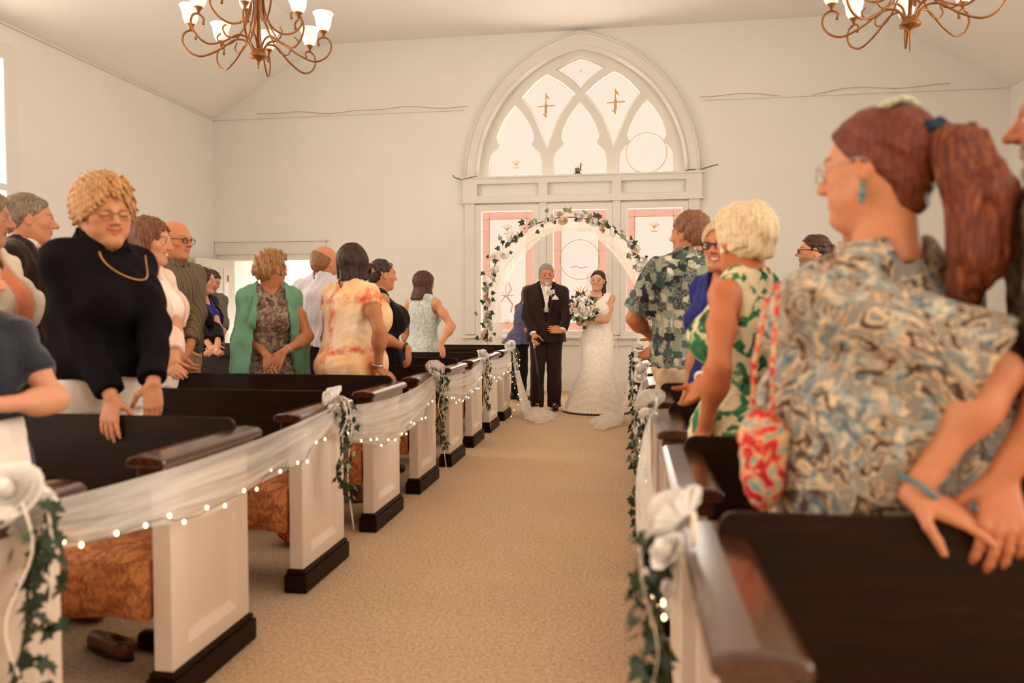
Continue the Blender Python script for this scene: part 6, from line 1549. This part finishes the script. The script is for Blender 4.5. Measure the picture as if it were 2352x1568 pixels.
def woman_leafy():
    p = Person('woman with short platinum hair in sleeveless green leaf print dress', xy(1716, 2.64), 1.56, 'f', -120, -142, -4, 4, '#d9875a', headscale=1.12, seed=22, build=dict(w=1.06, d=1.08, bust=0.065))
    p.arm('l', at(1618, 985, 2.46), pole=(0.0, -0.9, -0.1), d=(-0.3, -0.1, -1), n=(0.6, 0.5, 0), curl=0.4); p.arm('r', at(1612, 880, 2.74), pole=(-0.5, 0.8, -0.6))
    p.body(dict(), '#c9a47c'); p.hair('pixie', '#ecd0a4', '#fbeacb', 1.0, noise_amp=0.035)
    p.garment('dress', LEAFY, 0.016, 0.5, None, neck=('crew', 0.02), hem=[(0.45, .15, .14, .14), (0.85, .205, .16, .15)], folds=(0.004, 0.12)); e = MB(); e.ball(tuple(p.hp((-.36, -.02, -.19))), 0.010, 8, 6); e.build('earring', PEARL, p.root, smooth=True); p.shoes(TAN)
    p.band('watch', 'r', 0.9, 0.03, PEARL, thick=0.008)
woman_leafy()
def man_bun():
    p = Person('bearded man with hair bun and glasses in white shirt and dark waistcoat', xy(1872, 6.02), 1.785, 'm', -70, -88, 2, 0, '#e0a07a', headscale=1.06, res=1.1, seed=23, build=dict(w=0.96))
    p.arm('l', at(1830, 690, 5.87), pole=(-0.4, -0.6, -0.8), d=(0.7, -0.1, 0.2), n=(0.3, 0.9, 0), curl=0.5); p.arm('r')
    p.body(dict(nose=0.02), '#2c1a10', beard='#3a2216'); p.hair('updo', '#3a2012', '#6a4026', 1.0, noise_amp=0.02)
    p.blob('hair_bun', [((0, -.50, .12), (0, -.60, .02), .10, .13), ((0, -.60, .0), (0, -.58, -.10), .12, .07)], hair_mat('#4a2a18', '#7a4e30'), folds=(0.004, 0.04)); p.blob('beard', [((0, .27, -.42), (.13, .10, .085)), ((-.23, .02, -.18), (-.13, .20, -.40), .055, .06), ((.23, .02, -.18), (.13, .20, -.40), .055, .06)], hair_mat('#3a2012', '#6a4026'), folds=(0.003, 0.03)); p.glasses('#1c120c', 0.012)
    p.garment('shirt', WHITE, 0.016, 0.9 * p.k, 1.8, 0.016, 0.004, ('crew', 0.010), (0.005, 0.1)); p.collar(WHITE, 0.045, 0.012); p.garment('waistcoat', SUITB, 0.028, 0.86 * p.k, None, neck=('crew', 0.03), masks=[p.vmask(0.09, 1.47 * p.k, 1.12 * p.k)], folds=None); p.trousers(SUITB); p.shoes(LEATHER)
man_bun()
def man_black_jacket():
    p = Person('person in black jacket mostly hidden behind the woman with the red ponytail', xy(2010, 2.62), 1.62, 'm', -100, -110, 0, 0, '#d89a74', seed=24, res=1.2, build=dict(w=1.05))
    p.arm('l'); p.arm('r'); p.body(); p.hair('short', '#3a281c'); p.garment('shirt', WHITE, 0.012, 0.95 * p.k, None); p.garment('jacket', SUITB, 0.034, 0.82 * p.k, 1.9, 0.028, 0.004, ('crew', 0.02), (0.005, 0.16)); p.collar(BLACKC, 0.05, 0.02, 'collar', 0.06); p.trousers(SUITB); p.shoes(LEATHER)
man_black_jacket()
def woman_paisley():
    p = Person('woman with red ponytail and teal hair tie in cream and blue paisley blouse', xy(2028, 1.75), 1.64, 'f', -128, -108, -3, 4, '#dd9a74', headscale=1.16, seed=25, res=0.9, build=dict(w=1.24, d=1.22, belly=0.03, bust=0.09, face=1.06, neck=1.2, arm=1.16, drop=0.10))
    p.arm('l', at(2095, 1135, 1.50), pole=(1.0, -0.25, 0.05), d=(0.85, -0.25, -0.35), n=(0.1, 0.25, -0.95), curl=0.15, spread=0.3); p.arm('r', at(1850, 1000, 1.95), pole=(0, 1, 0))
    p.body(dict(), '#7a4a2c'); p.hair('pony', '#6a2a12', '#94481f', 1.04, noise_amp=0.014)
    HM = hair_mat('#6a2a10', '#b86a34')
    p.blob('ponytail', [((0, -.47, .15), (0, -.64, .05), .13, .20), ((0, -.64, .05), (0, -.80, -.35), .21, .25), ((0, -.80, -.35), (.02, -.78, -.80), .25, .22), ((.02, -.78, -.80), (.04, -.62, -1.25), .21, .10)], HM, 0.006, (0.007, 0.05, (1, 1, 0.15)))
    p.blob('hair_tie', [((-.11, -.46, .22), (.11, -.50, .12), .075, .075), ((0, -.50, .25), (0, -.44, .06), .085, .08)], simple('teal_scrunchie', '#12303a', 0.8, 0.3, 30), 0.006, (0.006, 0.03)); p.blob('flower_clip', [((.02, -.57, .20), (.07, .04, .07))], simple('orange_satin', '#c8502c', 0.5, 0.2, 30), 0.005)
    # barrette, thin temples, earring
    m = MB(); m.tube([tuple(p.hp(q)) for q in [(-.23, -.16, .46), (-.13, -.22, .525), (0, -.26, .54), (.1, -.28, .52)]], 0.020, 8, flat=0.45); m.build('barrette', blotch('floral_barrette', [(0.4, '#7d9a86'), (0.5, '#e0d3b0'), (0.6, '#a8b89c')], 60.0), p.root, smooth=True); p.glasses('#b9a894', 0.006)
    m = MB()
    for q, r in (((-.37, -.04, -.20), .007), ((-.375, -.035, -.27), .009), ((-.375, -.03, -.33), .007)): m.ball(tuple(p.hp(q)), r, 8, 6)
    o = m.build('earring', TEAL, p.root, smooth=True); o['kind'] = 'stuff'
    k = p.k
    p.garment('blouse', PAISLEY, 0.026, 0.73 * k, {'l': 0.96, 'r': 0.9}, 0.030, 0.03, ('crew', 0.030), (0.008, 0.16), fstretch=(1, 1, 0.5), hem=[(0.70 * k, .21, .17, .17), (0.84 * k, .25, .205, .215), (0.95 * k, .26, .22, .23), (1.1 * k, .245, .205, .22)])
    bd = MB(); A = p.arms['l']; c = A['E'] + (A['W'] - A['E']) * 0.94; ax_ = unit(A['W'] - A['E']); u = unit(np.cross(ax_, [0.3, 0.5, 0.8])); w = np.cross(ax_, u)
    for i in range(22): a = 2 * PI * i / 22; bd.ball(tuple(c + (u * math.cos(a) + w * math.sin(a)) * 0.036), 0.0058, 7, 5)
    o = bd.build('bracelet', TEAL, p.root, smooth=True); o['kind'] = 'stuff'
    p.trousers(BLACKC); p.shoes(LEATHER)
    # red handbag on her hip
    c = np.array(at(1750, 1050, 1.64)); hb_ = empty('handbag', (c[0], c[1], c[2])); tag(hb_, 'red paisley cloth handbag hanging by the paisley blouse', 'handbag'); hb_.rotation_euler = (0, 0, 0.3)
    F = Fd((-.12, -.16, -.16), (.12, .16, .16), 0.008); F.ell((0, 0, -.01), (.042, .062, .105), None, 0); F.cone((0, -.03, .05), (0, .03, .05), .032, .032, .04); F.folds(0.004, 0.06, 3); P_, Q_ = F.net(); mesh_obj('bag_body', np_mesh('bag_body', P_, Q_, REDBAG), None, hb_)
    MB().tube([(0, -.045, .06), (0, -.04, .2), (.02, -.02, .34), (.03, 0, .36), (.02, .02, .34), (0, .04, .2), (0, .045, .06)], 0.008, 8, flat=0.5).build('strap', REDBAG, hb_, smooth=True)
woman_paisley()
def man_edge():
    p = Person('grey-bearded man in dark plaid shirt at the picture edge, hand on pew', xy(2570, 1.73), 1.745, 'm', -100, -86, -2, 0, '#d28a62', headscale=1.12, seed=26, res=0.95, lean=5, build=dict(w=1.1, belly=0.03, face=1.04))
    p.arm('l', at(2300, 1095, 1.50), pole=(1, -0.4, 0.2), d=(-0.12, -0.35, -0.75), n=(-0.1, 0.8, -0.5), curl=0.45, spread=0.3); p.arm('r')
    p.body(dict(nose=0.02), '#8a7a68', beard='#b5a797'); p.hair('short', '#9c8e80', '#c9bdb0', 0.98, noise_amp=0.012); p.blob('beard', [((0, .29, -.41), (.13, .09, .10)), ((-.23, .04, -.2), (-.13, .22, -.40), .05, .06), ((.23, .04, -.2), (.13, .22, -.40), .05, .06), ((-.10, .345, -.20), (.10, .345, -.20), .028, .028)], hair_mat('#a89c8e', '#d8cec2'), folds=(0.003, 0.02))
    p.garment('shirt', PLAID, 0.026, 0.84 * p.k, 1.0, 0.024, 0.01, ('crew', 0.012), (0.007, 0.14)); p.collar(PLAID, 0.04, 0.014); p.trousers(SUITB); p.shoes(LEATHER)
man_edge()

# ---------------------------------------------------------------- things left in and under the pews
def loose_shoe(x, y, rz, label, mat):
    r = empty('shoe', (x, y, 0), rz); tag(r, label, 'shoe', 'shoes under the pews')
    F = Fd((-.07, -.16, -.005), (.07, .17, .11), 0.006); F.cone((0, -.085, .04), (.006, .09, .03), .038, .032, .02); F.ell((0, -.05, .085), (.026, .06, .045), None, 0.01, 's'); F.plane((0, 0, .012), (0, 0, -1)); P, Q = F.net()
    mesh_obj('upper', np_mesh('upper', P, Q, mat), None, r)
    pr = [(0.036 * math.cos(a) * (1.0 if math.sin(a) < 0 else 0.95), 0.128 * math.sin(a)) for a in np.linspace(0, 2 * PI, 24)[:-1]]
    MB().prism(pr, 'z', 0.0, 0.016).build('sole', LEATHER, r, bevel=0.003)
loose_shoe(-1.80, 2.38, 1.2, 'brown flat shoe on the carpet under the second pew', TAN)
loose_shoe(-1.62, 2.44, 1.5, 'dark loafer on the carpet under the second pew', LEATHER)
def tote(x, y, label, mat):
    r = empty('tote_bag', (x, y, 0), 0.4); tag(r, label, 'bag')
    F = Fd((-.14, -.11, -.005), (.14, .11, .27), 0.008); F.cone((-.06, 0, .09), (.06, 0, .09), .085, .085, .02); F.cone((-.07, 0, .17), (.07, 0, .17), .05, .05, .06); F.folds(0.004, 0.07, 5); F.plane((0, 0, .004), (0, 0, -1)); P, Q = F.net()
    mesh_obj('bag_body', np_mesh('bag_body', P, Q, mat), None, r)
    for s_ in (-1, 1): MB().tube([(-.05, s_ * .03, .2), (-.03, s_ * .04, .28), (.03, s_ * .04, .28), (.05, s_ * .03, .2)], 0.006, 6).build('handle', TAN, r, smooth=True)
    put(ROSE, 'flower', r, (.07, -.075, .12), 0.03, (PI / 2, 0, 0)); put(LEAFL, 'leaf', r, (.10, -.08, .11), 0.06, (PI / 2, 0.5, 0)); put(LEAFL, 'leaf', r, (.03, -.085, .10), 0.05, (PI / 2, 2.5, 0))
tote(-1.66, 3.70, 'red print bag with a white flower, on the carpet beside the third pew', REDBAG)
def shawl():
    r = empty('folded_wrap', (-1.545, 4.83, 0.482)); tag(r, 'beige knitted wrap dropped on the fifth pew seat, hanging over its edge', 'wrap')
    F = Fd((-.15, -.16, -.25), (.15, .2, .12), 0.008); F.ell((0, .05, .03), (.09, .10, .035), None, 0); F.cone((-.04, -.06, .01), (-.05, -.085, -.16), .045, .03, .04); F.cone((.04, -.06, .0), (.05, -.085, -.12), .04, .025, .04); F.cone((0, -.02, .03), (0, -.07, 0), .05, .05, .04); F.folds(0.008, 0.06, 8); P, Q = F.net()
    mesh_obj('wrap_cloth', np_mesh('wrap_cloth', P, Q, knit('beige_knit', '#cfa888')), None, r)
shawl()
